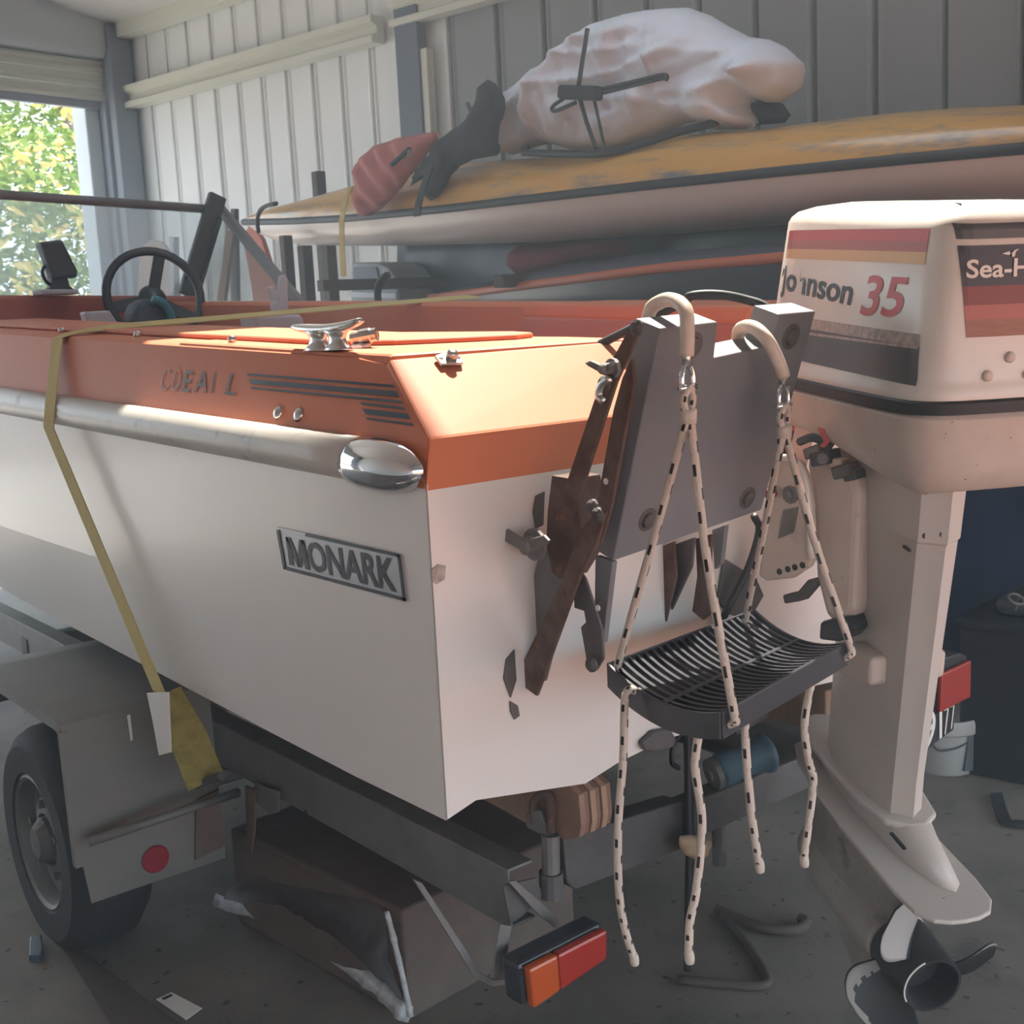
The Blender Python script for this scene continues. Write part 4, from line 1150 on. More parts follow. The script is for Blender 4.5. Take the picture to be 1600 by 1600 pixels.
# lip, rubber seal, lower pan
bm = NB(); loft(bm, [ring(HB, lambda y: zb(y)-.020, .004), ring(HB, lambda y: zb(y)-.019, .011), ring(HB, lambda y: zb(y)-.002, .011), ring(HB, lambda y: zb(y)+.0012, .006)])
obj('rubber_seal', bm, M['black_rubber'], mo, angle=40)
def pd(y): return .085+.05*max(0, min(1, (.05-y)/.38))
bm = NB(); loft(bm, [ring(HB, lambda y: zb(y)-.0195, .006), ring(HB, lambda y: zb(y)-.026, .013), ring(HB, lambda y: zb(y)-.036, .009), ring(HB, lambda y: zb(y)-.02-pd(y)*.62, .002), ring(HB, lambda y: zb(y)-.02-pd(y)*.92, -.018), ring(HB, lambda y: zb(y)-.02-pd(y), -.045), ring([(x*.5, y*.6) for x, y in HB], lambda y: zb(y)-.02-pd(y))])
pan = obj('lower_pan', bm, M['motor_dirty'], mo, angle=45)
bm = NB(); q = [mloc(*p, x=-.171) for p in ((1278, 668), (1288, 670), (1297, 690), (1288, 700), (1281, 697), (1288, 690))]; prism(bm, q, (-.001, 0, 0)); obj('red_tab', bm, M['red'], pan)
bm = NB(); prism(bm, [mloc(*p, y=-.358) for p in ((1562, 688), (1570, 676), (1582, 672), (1590, 678), (1584, 682), (1572, 690), (1567, 705))], (0, -.002, 0)); obj('latch', bm, M['motor_dirty'], pan)
# leg: exhaust housing with a ridged aft face
sec_ = [(0, -.194), (.010, -.186), (.040, -.168), (.055, -.110), (.060, -.03), (.054, .05), (.036, .095), (0, .110)]
def legring(z, k=1.0, ky=0): return [Vector((x*k, y+ky, z)) for x, y in sec_]+[Vector((-x*k, y+ky, z)) for x, y in reversed(sec_[1:-1])]
bm = NB(); loft(bm, [legring(-.075, 1.05), legring(-.2, 1.0), legring(-.235, .99), legring(-.24, .95, .004), legring(-.5, .84, .012), legring(-.70, .76, .018), legring(-.775, .78, .016)])
leg = obj('exhaust_housing', bm, M['leg_grey'], mo, angle=28)
for px, py in ((1447, 837), (1474, 835)):
    p = mloc(px, py, plane=((0, -.19, 0), (-.6, -1, 0))); bm = NB(); lathe(bm, p+Vector((0, .004, 0)), (-.35, -1, 0), [(.0055, 0), (.0055, .005), (0, .005)], 10); obj('drain_hole', bm, M['black_rubber'], leg)
bm = NB(); p = mloc(1417, 857, x=-.058); box(bm, p, (.004, .022, .005)); obj('slot', bm, M['black_rubber'], leg)
# joint flange, fairing, cavitation plate, gearcase
def half2(pts): return pts+[(-x, y) for x, y in reversed(pts) if x > 0]
fl = half2([(0, .235), (.030, .225), (.058, .17), (.066, .05), (.066, -.10), (.052, -.17), (.015, -.20)])
bm = NB(); prism(bm, [Vector((x, y, -.785)) for x, y in fl], (0, 0, .014)); obj('joint_flange', bm, M['leg_grey'], mo, bevel=.005)
cvp = half2([(0, .225), (.030, .21), (.055, .14), (.070, .03), (.078, -.12), (.079, -.30), (.072, -.36), (.052, -.388), (.026, -.398), (0, -.40)])
cvp = [(x-.022, y) for x, y in cvp]
bm = NB(); prism(bm, [Vector((x, y, -.832)) for x, y in cvp], (0, 0, .009)); obj('cavitation_plate', bm, M['leg_grey'], mo, bevel=.003)
def gring(z, w, y0, y1): return [Vector((w*math.cos(a_)*(1 if abs(math.cos(a_)) < .99 else 1), (y0+y1)/2+(y0-y1)/2*math.sin(a_)*(1), z)) for a_ in [2*PI*k/16 for k in range(16)]]
bm = NB(); loft(bm, [gring(-.772, .060, .20, -.205), gring(-.80, .056, .19, -.26), gring(-.822, .050, .185, -.33), gring(-.835, .052, .185, -.30)]); obj('fairing', bm, M['leg_grey'], mo, smooth=True)
bm = NB(); loft(bm, [gring(-.826, .056, .20, -.25), gring(-.88, .052, .20, -.23), gring(-.95, .048, .20, -.20), gring(-1.0, .050, .20, -.18), gring(-1.04, .040, .18, -.16)]); obj('gearcase_strut', bm, M['gear_dirty'], mo, smooth=True)
bm = NB(); lathe(bm, (0, .215, -1.045), (0, -1, 0), [(.004, 0), (.028, .012), (.048, .04), (.062, .10), (.066, .18), (.065, .30), (.062, .375), (.060, .385)], 24); obj('gearcase', bm, M['gear_dirty'], mo, smooth=True)
bm = NB(); prism(bm, [Vector((-.007, y, z)) for y, z in ((.10, -1.085), (.04, -1.18), (-.02, -1.215), (-.09, -1.215), (-.11, -1.19), (-.10, -1.085))], (.014, 0, 0)); obj('skeg', bm, M['gear_dirty'], mo, bevel=.003)
# exhaust ridges near the plate tail
bm = NB(); prism(bm, [Vector((-.009, y, z)) for y, z in ((-.17, -.785), (-.215, -.80), (-.26, -.815), (-.34, -.824), (-.34, -.83), (-.17, -.83))], (.018, 0, 0)); obj('tail_ridge', bm, M['leg_grey'], mo, bevel=.006)
for k in range(3):
    p = mloc(1398+5*k, 1308+6*k, x=-.053); bm = NB(); box(bm, p, (.006, .026, .0035)); obj('water_slot', bm, M['black_rubber'], mo)
# propeller
HP = Vector((0, -.172, -1.045))
bm = NB(); lathe(bm, HP, (0, -1, 0), [(.040, 0), (.060, .004), (.060, .02), (.057, .09), (.0555, .125), (.050, .125), (.047, .105), (.044, .07), (0, .07)], 26)
M['blade_bare'] = mat('blade_bare', (0.30, 0.28, 0.26), 0.5)
M['blade'] = mat('blade_black_chipped', (0.020, 0.020, 0.023), 0.55)
hub = obj('propeller_hub', bm, M['blade'], mo, angle=40)
bm = NB(); tube(bm, [HP+Vector((.0562*math.cos(t_), -.124, .0562*math.sin(t_))) for t_ in np.linspace(PI*.62, PI*1.15, 12)], .0016, 6); obj('worn_rim', bm, M['letter_white'], hub)
for i, ang in enumerate((rad(100), rad(-14), rad(222))):
    def bp(r_, w, sgn=1):
        # helical blade surface: angle offset w (radians), pitch moves it along y
        return HP+Vector((r_*math.cos(ang+w), -.055-.075*w, r_*math.sin(ang+w)))
    bm = NB(); NR, NW = 18, 22; g = []
    for a_ in range(NR+1):
        r_ = .052+.098*a_/NR; f = a_/NR
        wl = .62*math.sqrt(max(0, 1-(max(0, f-.30)/.70)**2.4))*(.8+.5*f)
        row = []
        for b_ in range(NW+1):
            w = -wl+2*wl*b_/NW; row.append(bp(r_, w+.25*f))
        g.append(row)
    for sgn in (1, -1):
        pass
    F_ = [[bm.verts.new(p) for p in row] for row in g]; K_ = [[bm.verts.new(p+Vector((0, -.005, 0))) for p in row] for row in g]
    for a_ in range(NR):
        for b_ in range(NW):
            f1 = bm.faces.new((F_[a_][b_], F_[a_+1][b_], F_[a_+1][b_+1], F_[a_][b_+1]))
            f2 = bm.faces.new((K_[a_][b_], K_[a_][b_+1], K_[a_+1][b_+1], K_[a_+1][b_]))
            jag = 2.2*mnoise.noise(Vector((a_*.45, b_*.45, i*3.1)))
            if (i == 2 and (b_ < 3.0+jag or a_ > NR-2.5+jag)) or (i == 0 and a_ > 2) or (i == 1 and b_ > NW-2.5+jag): f1.material_index = f2.material_index = 1
    for a_ in range(NR):
        for b_ in (0, NW): bm.faces.new((F_[a_][b_], F_[a_+1][b_], K_[a_+1][b_], K_[a_][b_]))
    for b_ in range(NW): bm.faces.new((F_[NR][b_], F_[NR][b_+1], K_[NR][b_+1], K_[NR][b_]))
    obj('propeller_blade', bm, [M['blade'], M['blade_bare']], hub, smooth=True)
# stern brackets and swivel (these do not turn): built in the world and handed to the motor
def fixed(name, bm, m, par=None, **kw):
    o = obj(name, bm, m, None, **kw); o.parent = par or mo
    o.matrix_parent_inverse = (MI if par is None else Matrix.Identity(4)) if par is None else Matrix.Identity(4)
    return o
sb_pix = ((1196, 830), (1200, 765), (1213, 724), (1228, 714), (1246, 722), (1258, 748), (1264, 800), (1268, 872), (1262, 886), (1235, 904), (1196, 908), (1184, 900), (1188, 870))
XB = -.30
bm = NB(); prism(bm, [at(*p, x=XB) for p in sb_pix], (.020, 0, 0)); sbk = fixed('stern_bracket', bm, M['motor_dirty'], bevel=.005)
bm = NB(); tube(bm, smooth_path([at(*p, x=XB-.003) for p in ((1200, 765), (1213, 724), (1228, 715), (1246, 723), (1258, 748), (1264, 800), (1268, 872))], 30), .006, 8); fixed('bracket_rim', bm, M['motor_white'], sbk, smooth=True)
for px in (1218, 1231, 1242, 1254):
    p = at(px, 893-(px-1218)*.28, x=XB); bm = NB(); lathe(bm, p+Vector((.003, 0, 0)), (-1, 0, 0), [(.0055, 0), (.0055, .0038), (0, .0038)], 10); fixed('tilt_hole', bm, M['black_rubber'], sbk)
p = at(1236, 773, x=XB); bm = NB(); lathe(bm, p, (-1, 0, 0), [(.015, 0), (.015, .003), (.009, .004), (.009, .010), (0, .011)], 12); fixed('bolt', bm, M['galv'], sbk)
bm = NB(); prism(bm, [at(*p, x=XB-.001) for p in ((1224, 797), (1248, 792), (1240, 832), (1216, 842))], (-.0008, 0, 0)); fixed('data_plate', bm, M['galv'], sbk)
p = at(1207, 770, x=XB-.01); bm = NB(); lathe(bm, p, (-1, 0, 0), [(.010, 0), (.010, .010), (.006, .014), (0, .014)], 12); fixed('red_knob', bm, M['maroon'], sbk)
bm = NB(); prism(bm, [at(*p, x=-.13) for p in sb_pix], (.020, 0, 0)); fixed('stern_bracket', bm, M['motor_dirty'], bevel=.005)
bm = NB(); prism(bm, [at(*p, x=-.262) for p in ((1256, 716), (1290, 700), (1336, 742), (1344, 770), (1336, 955), (1312, 980), (1288, 965), (1272, 900), (1268, 790))], (.11, 0, 0)); swv = fixed('swivel_bracket', bm, M['motor_dirty'], bevel=.014, seg=3)
bm = NB(); prism(bm, [at(*p, x=-.275) for p in ((1245, 925), (1262, 905), (1272, 912), (1248, 940), (1225, 944), (1222, 930))], (.03, 0, 0)); fixed('thrust_rod', bm, M['galv_dark'], bevel=.003)
bm = NB(); prism(bm, [at(*p, x=-.27) for p in ((1280, 972), (1322, 962), (1334, 985), (1310, 1004), (1278, 1000))], (.12, 0, 0)); fixed('lower_yoke', bm, M['black_plastic'], bevel=.006)
bm = NB(); prism(bm, [mloc(*p, x=-.074) for p in ((1308, 1012), (1330, 1004), (1361, 1030), (1358, 1072), (1330, 1066), (1300, 1046), (1290, 1034))], (.15, 0, 0)); obj('lower_mount_cover', bm, M['motor_dirty'], mo, bevel=.009, seg=3)
# linkages under the pan
rnd = random.Random(4)
for px, py, s_, mm in ((1290, 715, .022, 'black_plastic'), (1322, 735, .02, 'galv_dark'), (1310, 722, .014, 'motor_dirty'), (1335, 742, .016, 'black_plastic'), (1275, 705, .018, 'galv')):
    p = at(px, py, x=-.285); bm = NB(); box(bm, p, (s_*1.5, s_*1.8, s_), Matrix.Rotation(rnd.uniform(-.4, .4), 3, 'X')); fixed('linkage', bm, M[mm], bevel=.003)
bm = NB(); lathe(bm, at(1287, 716, x=-.30), (-1, -.3, 0), [(.009, 0), (.009, .006), (.004, .007), (0, .007)], 12); fixed('linkage_bolt', bm, M['galv'])
bm = NB(); tube(bm, smooth_path([at(1250, 690, x=-.3), at(1272, 684, x=-.32), at(1300, 700, x=-.31)], 12), .007, 8); fixed('fuel_line', bm, M['black_rubber'], smooth=True)
# pad on the transom below the plank and the hose hanging down
bm = NB(); prism(bm, [at(*p, y=-.002) for p in ((1128, 872), (1178, 902), (1190, 930), (1168, 968), (1138, 960), (1118, 940))], (0, -.006, 0)); tag(obj('transom_pad', bm, M['galv_dark'], bevel=.002), 'six-sided grey metal pad fixed to the transom left of the motor', 'pad')
bm = NB(); tube(bm, smooth_path([at(1178, 806, y=-.06), at(1186, 830, y=-.05), at(1168, 890, y=-.04), at(1140, 945, y=-.03), at(1122, 985, y=-.02), at(1110, 1030, y=-.01)], 24), .0065, 8)
tag(obj('fuel_hose', bm, M['black_rubber'], smooth=True), 'thin black hose hanging down the transom beside the motor bracket', 'hose')

# ================================================================== BOAT TRAILER
tl = thing('boat_trailer', 'grey galvanised boat trailer with flat mudguard and rear lamps under the hull', 'trailer', (0, 1.5, 0))
def channel(name, a, b, w, h, t=.006, par=tl, m='galv', flip=1):
    """C-section along y from a to b; web on the outer side"""
    bm = NB(); x, y0, z = a; y1 = b[1]
    s = flip
    pr = [(0, 0), (w*s, 0), (w*s, t), (t*s, t), (t*s, h-t), (w*s, h-t), (w*s, h), (0, h)]
    prism(bm, [Vector((x+p, y0, z+q)) for p, q in pr], (b[0]-a[0], y1-y0, b[2]-a[2])); return obj(name, bm, M[m], par, bevel=.0025)
ra = at(786, 1446, z=.40); rb = at(444, 1266, z=.40)
xr0 = ra.x
RH = .105
channel('side_rail', (xr0, ra.y-.02, .40), (xr0-.0, 3.4, .40), .055, RH)
channel('side_rail', (2*XC-xr0, ra.y-.02, .40), (2*XC-xr0+.0, 3.4, .40), .055, RH, flip=-1)
bm = NB(); q0 = at(886, 1386, y=.135); 
prism(bm, [at(*p, y=.135) for p in ((880, 1300), (905, 1302), (1066, 1252), (1068, 1326), (900, 1391), (886, 1378))], (0, .05, 0)); obj('crossmember', bm, M['galv_dark'], tl, bevel=.004)
bm = NB(); box(bm, (-.02, .17, .435), (.50, .05, .075)); obj('crossmember', bm, M['galv_dark'], tl, bevel=.004)
for yy in (1.6, 2.6): bm = NB(); box(bm, (XC, yy, .43), (.9, .06, .06)); obj('crossmember', bm, M['galv_dark'], tl, bevel=.004)
bm = NB(); tube(bm, [Vector((-1.0, 1.42, .29)), Vector((2*XC+1.0, 1.42, .29))], .025, 10); obj('axle', bm, M['galv_dark'], tl)
for x0 in (XC-.45, XC+.45):
    bm = NB(); bar(bm, (x0, 3.35, .45), (XC, 5.0, .45), .06, .09); obj('drawbar', bm, M['galv_dark'], tl, bevel=.004)
# laminated timber bunk end with its U-bolt and post
XBK = -.635
bk = [(752, 1248), (800, 1243), (865, 1226), (884, 1222), (904, 1243), (908, 1290), (905, 1308), (888, 1313), (842, 1298), (790, 1268)]
pts0 = [at(*p, x=XBK) for p in bk]
bn = thing('_tmp', 'x', 'x'); bpy.data.objects.remove(bn)
bunk0 = None
for k in range(6):
    bm = NB(); prism(bm, [p+Vector((.0125*k, .004*(k % 2), 0)) for p in pts0], (.0118, 0, 0))
    o = obj('bunk_ply', bm, M['ply'][1+k % 2] if k else M['ply'][0], tl, bevel=.001)
bm = NB(); bar(bm, (-.59, .25, .585), (-.59, 2.6, .62), .07, .09); obj('bunk_beam', bm, M['timber'], tl, bevel=.004)
bm = NB(); bar(bm, (.06, .05, .60), (.06, 2.6, .62), .07, .09); obj('bunk_beam', bm, M['timber'], tl, bevel=.004)
bm = NB(); tube(bm, smooth_path([at(*p, x=XBK-.012) for p in ((836, 1286), (834, 1255), (848, 1242), (860, 1252), (861, 1300))], 20), .008, 8); obj('u_bolt', bm, M['rust'], tl, smooth=True)
bm = NB(); prism(bm, [at(*p, x=XBK-.006) for p in ((829, 1268), (850, 1262), (864, 1296), (862, 1306), (830, 1290))], (-.012, 0, 0)); obj('clamp_pad', bm, M['galv'], tl, bevel=.003)
pt, pb_ = at(860, 1303, x=XBK-.01), at(861, 1362, x=XBK-.01)
bm = NB(); tube(bm, [pt, pb_], .0155, 12); obj('bunk_post', bm, M['galv'], tl, smooth=False)
bm = NB(); tube(bm, [pb_, at(862, 1400, x=XBK-.01)], .021, 12); obj('post_socket', bm, M['galv_dark'], tl)
# lamp brackets at the rear corner
YL = .035
def flat(name, pix, yy, t=.005, m='galv', par=tl):
    bm = NB(); prism(bm, [at(*p, y=yy) for p in pix], (0, t, 0)); return obj(name, bm, M[m], par, bevel=.001)
flat('lamp_bracket', ((646, 1374), (660, 1380), (752, 1520), (772, 1532), (806, 1527), (806, 1538), (770, 1542), (742, 1528)), .09)
flat('lamp_bracket', ((782, 1445), (800, 1447), (792, 1500), (778, 1530), (768, 1528), (774, 1490)), .07)
flat('lamp_bracket', ((795, 1378), (806, 1376), (880, 1440), (868, 1450), (842, 1430)), .10)
flat('corner_plate', ((786, 1384), (838, 1372), (850, 1400), (812, 1436), (798, 1444)), .115, m='galv_dark')
# stay rod under the guard and the tab on the rail
bm = NB(); tube(bm, [at(138, 1316, y=1.07), at(300, 1262, y=1.02), at(372, 1238, x=xr0-.03)], .011, 8); obj('stay_rod', bm, M['galv'], tl, smooth=True)
bm = NB(); prism(bm, [at(*p, x=xr0-.012) for p in ((402, 1222), (440, 1236), (438, 1268), (426, 1272), (398, 1246))], (-.008, 0, 0)); obj('rail_tab', bm, M['galv'], tl, bevel=.003)
bm = NB(); prism(bm, [at(*p, x=xr0-.02) for p in ((386, 1226), (402, 1232), (400, 1300), (396, 1330), (384, 1326), (388, 1290))], (-.006, 0, 0)); obj('hanger_plate', bm, M['rust'], tl, bevel=.002)
for px, py in ((478, 1269), (412, 1240)):
    p = at(px, py, x=xr0-.001-(.012 if px == 412 else 0)); bm = NB(); lathe(bm, p, (-1, 0, 0), [(.006, 0), (.006, .001), (0, .001)], 8); obj('bolt_hole', bm, M['black_rubber'], tl)
# mudguard: folded sheet, flat top and hanging rear flap with reflector
XO, XI = -1.105, -.775
o_top = at(95, 1130, x=XO); YF = o_top.y; ZT = o_top.z
i_bot = at(335, 1340, y=YF); o_bot = at(150, 1427, y=YF)
bm = NB()
profile = [(1.95, ZT-.16), (1.80, ZT-.01), (1.70, ZT), (YF+.03, ZT), (YF+.006, ZT-.008), (YF, ZT-.03), (YF-.003, .5*(ZT+.22)), (YF-.006, .215)]
rings = [[Vector((XO-(.0 if z > .3 else -.02), y, z)), Vector((XI, y, z+(.012 if y < YF+.01 else 0))), Vector((XI, y+.004, z+.0-.004)), Vector((XO-(.0 if z > .3 else -.02), y+.004, z-.004))] for y, z in profile]
loft(bm, rings); mg = obj('mudguard', bm, M['mudguard'], tl, angle=50)
bm = NB(); rings = [[Vector((XO-.004, y, z+.001)), Vector((XO+.004, y, z+.001)), Vector((XO+.004, y+.002, z-.022)), Vector((XO-.004, y+.002, z-.022))] for y, z in profile[:5]]
loft(bm, rings); obj('rolled_edge', bm, M['mudguard'], mg)
bm = NB(); rings = [[Vector((XO-.004, y-.003, z)), Vector((XO+.012, y-.003, z)), Vector((XO+.012, y+.018, z)), Vector((XO-.004, y+.018, z))] for y, z in ((YF, ZT-.02), (YF-.003, .42), (YF-.004, .30))]
loft(bm, rings); obj('rolled_edge', bm, M['mudguard'], mg)
p = at(243, 1342, y=YF-.008); bm = NB(); lathe(bm, p, (0, -1, 0), [(.031, 0), (.031, .003), (.028, .006), (0, .007)], 24); obj('reflector', bm, M['reflector'], mg)
bm = NB(); prism(bm, [at(*p_, y=YF-.006) for p_ in ((198, 1118), (203, 1116), (207, 1155), (204, 1158))], (0, -.002, 0)); obj('scrape', bm, M['label_white'], mg)
bm = NB(); prism(bm, [Vector((p_[0], p_[1]-.002, p_[2])) for p_ in ((XI-.075, YF-.008, .235), (XI-.002, YF-.008, .245), (XI-.004, YF-.006, .38), (XI-.06, YF-.006, .37))], (0, -.004, 0)); obj('flap_patch', bm, M['cardboard'], mg)
# wheel
def wheel(xo, s):
    wc = Vector((xo, 1.405, .262)); K = .905; ax = Vector((s, 0, 0))
    w = obj('tyre', (lambda bm: (lathe(bm, wc, ax, [(r_*K, h_) for r_, h_ in [(.172, 0), (.182, .012), (.25, .014), (.278, -.004), (.292, -.03), (.294, -.08), (.294, -.10), (.285, -.14), (.25, -.17), (.172, -.165)]], 40, cap=False), bm)[1])(NB()), M['tyre'], tl, angle=30)
    bm = NB(); lathe(bm, wc, ax, [(r_*K, h_) for r_, h_ in [(.178, -.165), (.178, .004), (.170, .010), (.162, .004), (.152, -.03), (.118, -.045), (.108, -.02), (.07, -.012), (.066, -.03), (0, -.03)]], 32); r_ = obj('rim', bm, M['rim'], w, angle=30)
    for k in range(5):
        a_ = 2*PI*k/5+.3; bm = NB(); lathe(bm, wc+Vector((-.018*s, .088*math.cos(a_), .088*math.sin(a_))), ax, [(.010, 0), (.010, .016), (0, .018)], 6); o = obj('wheel_nut', bm, M['galv_dark'], tl)
    bm = NB(); lathe(bm, wc+ax*-.035, ax, [(.055, 0), (.055, .03), (.035, .05), (0, .052)], 16); obj('hub_cap', bm, M['galv_dark'], tl)
wheel(-1.09, -1); wheel(2*XC+1.09, 1)
# rear lamps
def lamp(name, pix, yy, amber, par=tl):
    q = [at(*p, y=yy) for p in pix]
    bm = NB(); c_ = sum(q, Vector())/4; prism(bm, [c_+(p-c_)*1.09 for p in q], (0, .045, 0)); b_ = obj(name, bm, M['black_plastic'], par, bevel=.008)
    fn = quad_fn(*q, (0, -.001, 0)); f = .36
    for nm, u0, u1, mm in (('amber_lens', 0, f, 'lamp_amber'), ('red_lens', f, 1, 'lamp_red')) if amber else (('red_lens', 0, 1, 'lamp_red'),):
        bm = NB(); prism(bm, [fn(u0, 0), fn(u1, 0), fn(u1, 1), fn(u0, 1)], (0, -.018, 0)); o = obj(nm, bm, M[mm], b_, bevel=.005)
        o['label'] = 'amber lens' if 'amber' in nm else 'red lens'
    return b_
lamp('rear_lamp', ((822, 1570), (937, 1492), (937, 1446), (815, 1508)), .0, True)
# other rear lamp with its number plate
YN = .10
pq = [at(*p, y=YN) for p in ((1418, 1122), (1512, 1078), (1512, 1030), (1418, 1062))]
bm = NB(); c_ = sum(pq, Vector())/4; prism(bm, [at(*p, y=YN) for p in ((1400, 1145), (1512, 1092), (1512, 1025), (1500, 1020), (1400, 1050))], (0, .05, 0)); l2_ = obj('rear_lamp', bm, M['black_plastic'], tl, bevel=.006)
bm = NB(); prism(bm, [at(*p, y=YN-.001) for p in ((1462, 1112), (1510, 1088), (1511, 1030), (1464, 1052))], (0, -.012, 0)); obj('red_lens', bm, M['lamp_red'], l2_, bevel=.004)
bm = NB(); prism(bm, [at(*p, y=YN-.004) for p in ((1398, 1205), (1438, 1182), (1462, 1160), (1490, 1140), (1492, 1100), (1400, 1146))], (0, .004, 0)); np_ = obj('number_plate', bm, M['plate_black'], tl)
for ch, q in (('9', ((1442, 1174), (1462, 1162), (1462, 1106), (1442, 1114))), ('1', ((1468, 1155), (1472, 1152), (1472, 1106), (1468, 1108))), ('7', ((1475, 1150), (1483, 1144), (1483, 1101), (1475, 1105))), ('7', ((1485, 1141), (1492, 1135), (1492, 1096), (1485, 1100)))):
    lettering('plate_number', ch, quad_fn(*[at(*p, y=YN-.0065) for p in q], (0, 0, 0)), M['letter_white'], np_, size=1)
# keel roller with bracket, guide post and its taped end
p0, p1 = at(1128, 1204, y=.16), at(1196, 1176, y=.13)
bm = NB(); ax_ = (p1-p0); L_ = ax_.length; lathe(bm, p0, ax_, [(.030, -.01), (.036, 0), (.033, L_*.2), (.030, L_*.5), (.033, L_*.8), (.040, L_*.92), (.042, L_*1.02), (.034, L_*1.08), (0, L_*1.08)], 20); obj('keel_roller', bm, M['blue_roller'], tl, smooth=True)['label'] = 'blue rubber keel roller'
bm = NB(); lathe(bm, p0-ax_.normalized()*.012, -ax_, [(.032, 0), (.032, .012), (.012, .014), (.012, .02), (0, .02)], 16); obj('roller_cheek', bm, M['galv'], tl)
pq0 = p0-ax_.normalized()*.02
bm = NB(); bar(bm, pq0+Vector((.01, 0, .01)), pq0+Vector((.012, .0, -.16)), .03, .012); obj('roller_bracket', bm, M['galv'], tl, bevel=.002)
bm = NB(); tube(bm, [pq0+Vector((.012, 0, -.05)), pq0+Vector((.012, 0, -.19))], .014, 10); obj('roller_stem', bm, M['galv_dark'], tl)
bm = NB(); bar(bm, at(1140, 1130, y=.22), at(1230, 1080, y=.2), .03, .05); obj('roller_arm', bm, M['galv_dark'], tl, bevel=.004)
bm = NB(); tube(bm, [at(1074, 1100, y=.10), at(1078, 1330, y=.10), at(1074, 1516, y=.10)], [.0085, .0085, .0075], 10); gp = obj('guide_post', bm, M['black_rubber'], tl)
bm = NB(); q = at(1086, 1324, y=.09)
pillow(bm, [at(*p, y=.09) for p in ((1062, 1306), (1080, 1303), (1096, 1308), (1114, 1310), (1108, 1330), (1102, 1344), (1086, 1343), (1070, 1336), (1061, 1322))], (0, 1, 0), .010, .008, lambda u, v, e: .002*mnoise.noise(Vector((u*90, v*90, 0)))*e, lean=1); obj('tape_wrap', bm, M['brown_rag'], gp, smooth=True)['label'] = 'brown cloth tape wrapped on the post'
# drain fitting and wire under the transom
bm = NB(); prism(bm, [at(*p, y=-.003) for p in ((996, 1158), (1016, 1140), (1040, 1136), (1050, 1152), (1044, 1166), (1020, 1172), (1000, 1170))], (0, -.012, 0)); obj('drain_fitting', bm, M['galv_dark'], boat, bevel=.004)
bm = NB(); tube(bm, smooth_path([at(1066, 1140, y=.06), at(1052, 1165, y=.05), at(1050, 1190, y=.05), at(1060, 1200, y=.06)], 14), .005, 6); obj('lamp_wire', bm, M['black_rubber'], tl)

# ================================================================== KAYAKS ON THE SIDE RACK
def interp(curve, x):
    c = sorted(curve)
    if x <= c[0][0]: 
        (x1, y1), (x2, y2) = c[0], c[1]
    elif x >= c[-1][0]:
        (x1, y1), (x2, y2) = c[-2], c[-1]
    else:
        for (x1, y1), (x2, y2) in zip(c[:-1], c[1:]):
            if x1 <= x <= x2: break
    return y1+(y2-y1)*(x-x1)/(x2-x1)
def z_on(xy, curve):
    z = 1.8
    for _ in range(8):
        px, py, dpt = proj((xy[0], xy[1], z)); z += (py-interp(curve, px))*dpt/F_PX
    return z
def kayak(name, label, A, B, wmax, seam, top, bottom, mt, mb, mline, n=30, tailcut=0.0, group=None):
    A, B = Vector((*A, 0)), Vector((*B, 0)); d_ = (B-A).normalized(); nrm_ = Vector((-d_.y, d_.x, 0))     # points to port, towards the camera
    deck, hull, line = [], [], []
    for i in range(n+1):
        t = i/n
        c_ = A+(B-A)*t
        w = wmax*max(.03, (1-max(0, (t-.42)/.58)**2.1))*(1-max(0, (.2-t)/.2)**2*.35)
        zs = z_on(c_+nrm_*w, seam); zt_ = max(z_on(c_, top), zs+.004); zb_ = min(z_on(c_+nrm_*w*.45, bottom), zs-.004)
        if t > .97: pass
        ring_d = []
        for k in range(11):
            a_ = PI*k/10
            ring_d.append(c_+nrm_*w*math.cos(a_)*(1)+Vector((0, 0, zs+(zt_-zs)*math.sin(a_)**.85)))
        deck.append(ring_d)
        ring_h = []
        for k in range(13):
            a_ = PI*k/12
            cx = math.cos(a_); ring_h.append(c_+nrm_*w*math.copysign(abs(cx)**.65, cx)+Vector((0, 0, zs-(zs-zb_)*math.sin(a_)**.8)))
        hull.append(ring_h)
        line.append((c_, w, zs, zt_))
    k_ = thing(name, label, 'kayak', tuple(A.lerp(B, .5)+Vector((0, 0, line[n//2][2]))), group)
    bm = NB(); loft(bm, deck, closed=False, caps=False)
    for r_ in (deck[0], deck[-1]): pass
    dk = obj('deck', bm, mt, k_, smooth=True)
    bm = NB(); loft(bm, hull, closed=False, caps=False); obj('hull', bm, mb, k_, smooth=True)
    bm = NB()
    L_ = [c_+nrm_*(w+.004)+Vector((0, 0, zs)) for c_, w, zs, _ in line]; Rr = [c_-nrm_*(w+.004)+Vector((0, 0, zs)) for c_, w, zs, _ in line]
    tube(bm, L_+list(reversed(Rr)), .0125, 8, flat=1.3); obj('seam_band', bm, mline, k_, smooth=True)
    bm = NB(); bm.faces.new([bm.verts.new(p) for p in deck[0]]); bm.faces.new([bm.verts.new(p) for p in hull[0]]); obj('stern_face', bm, mb, k_)
    return k_, line, nrm_, d_
KA, KB_ = (1.66, -.35), (1.28, 4.75)
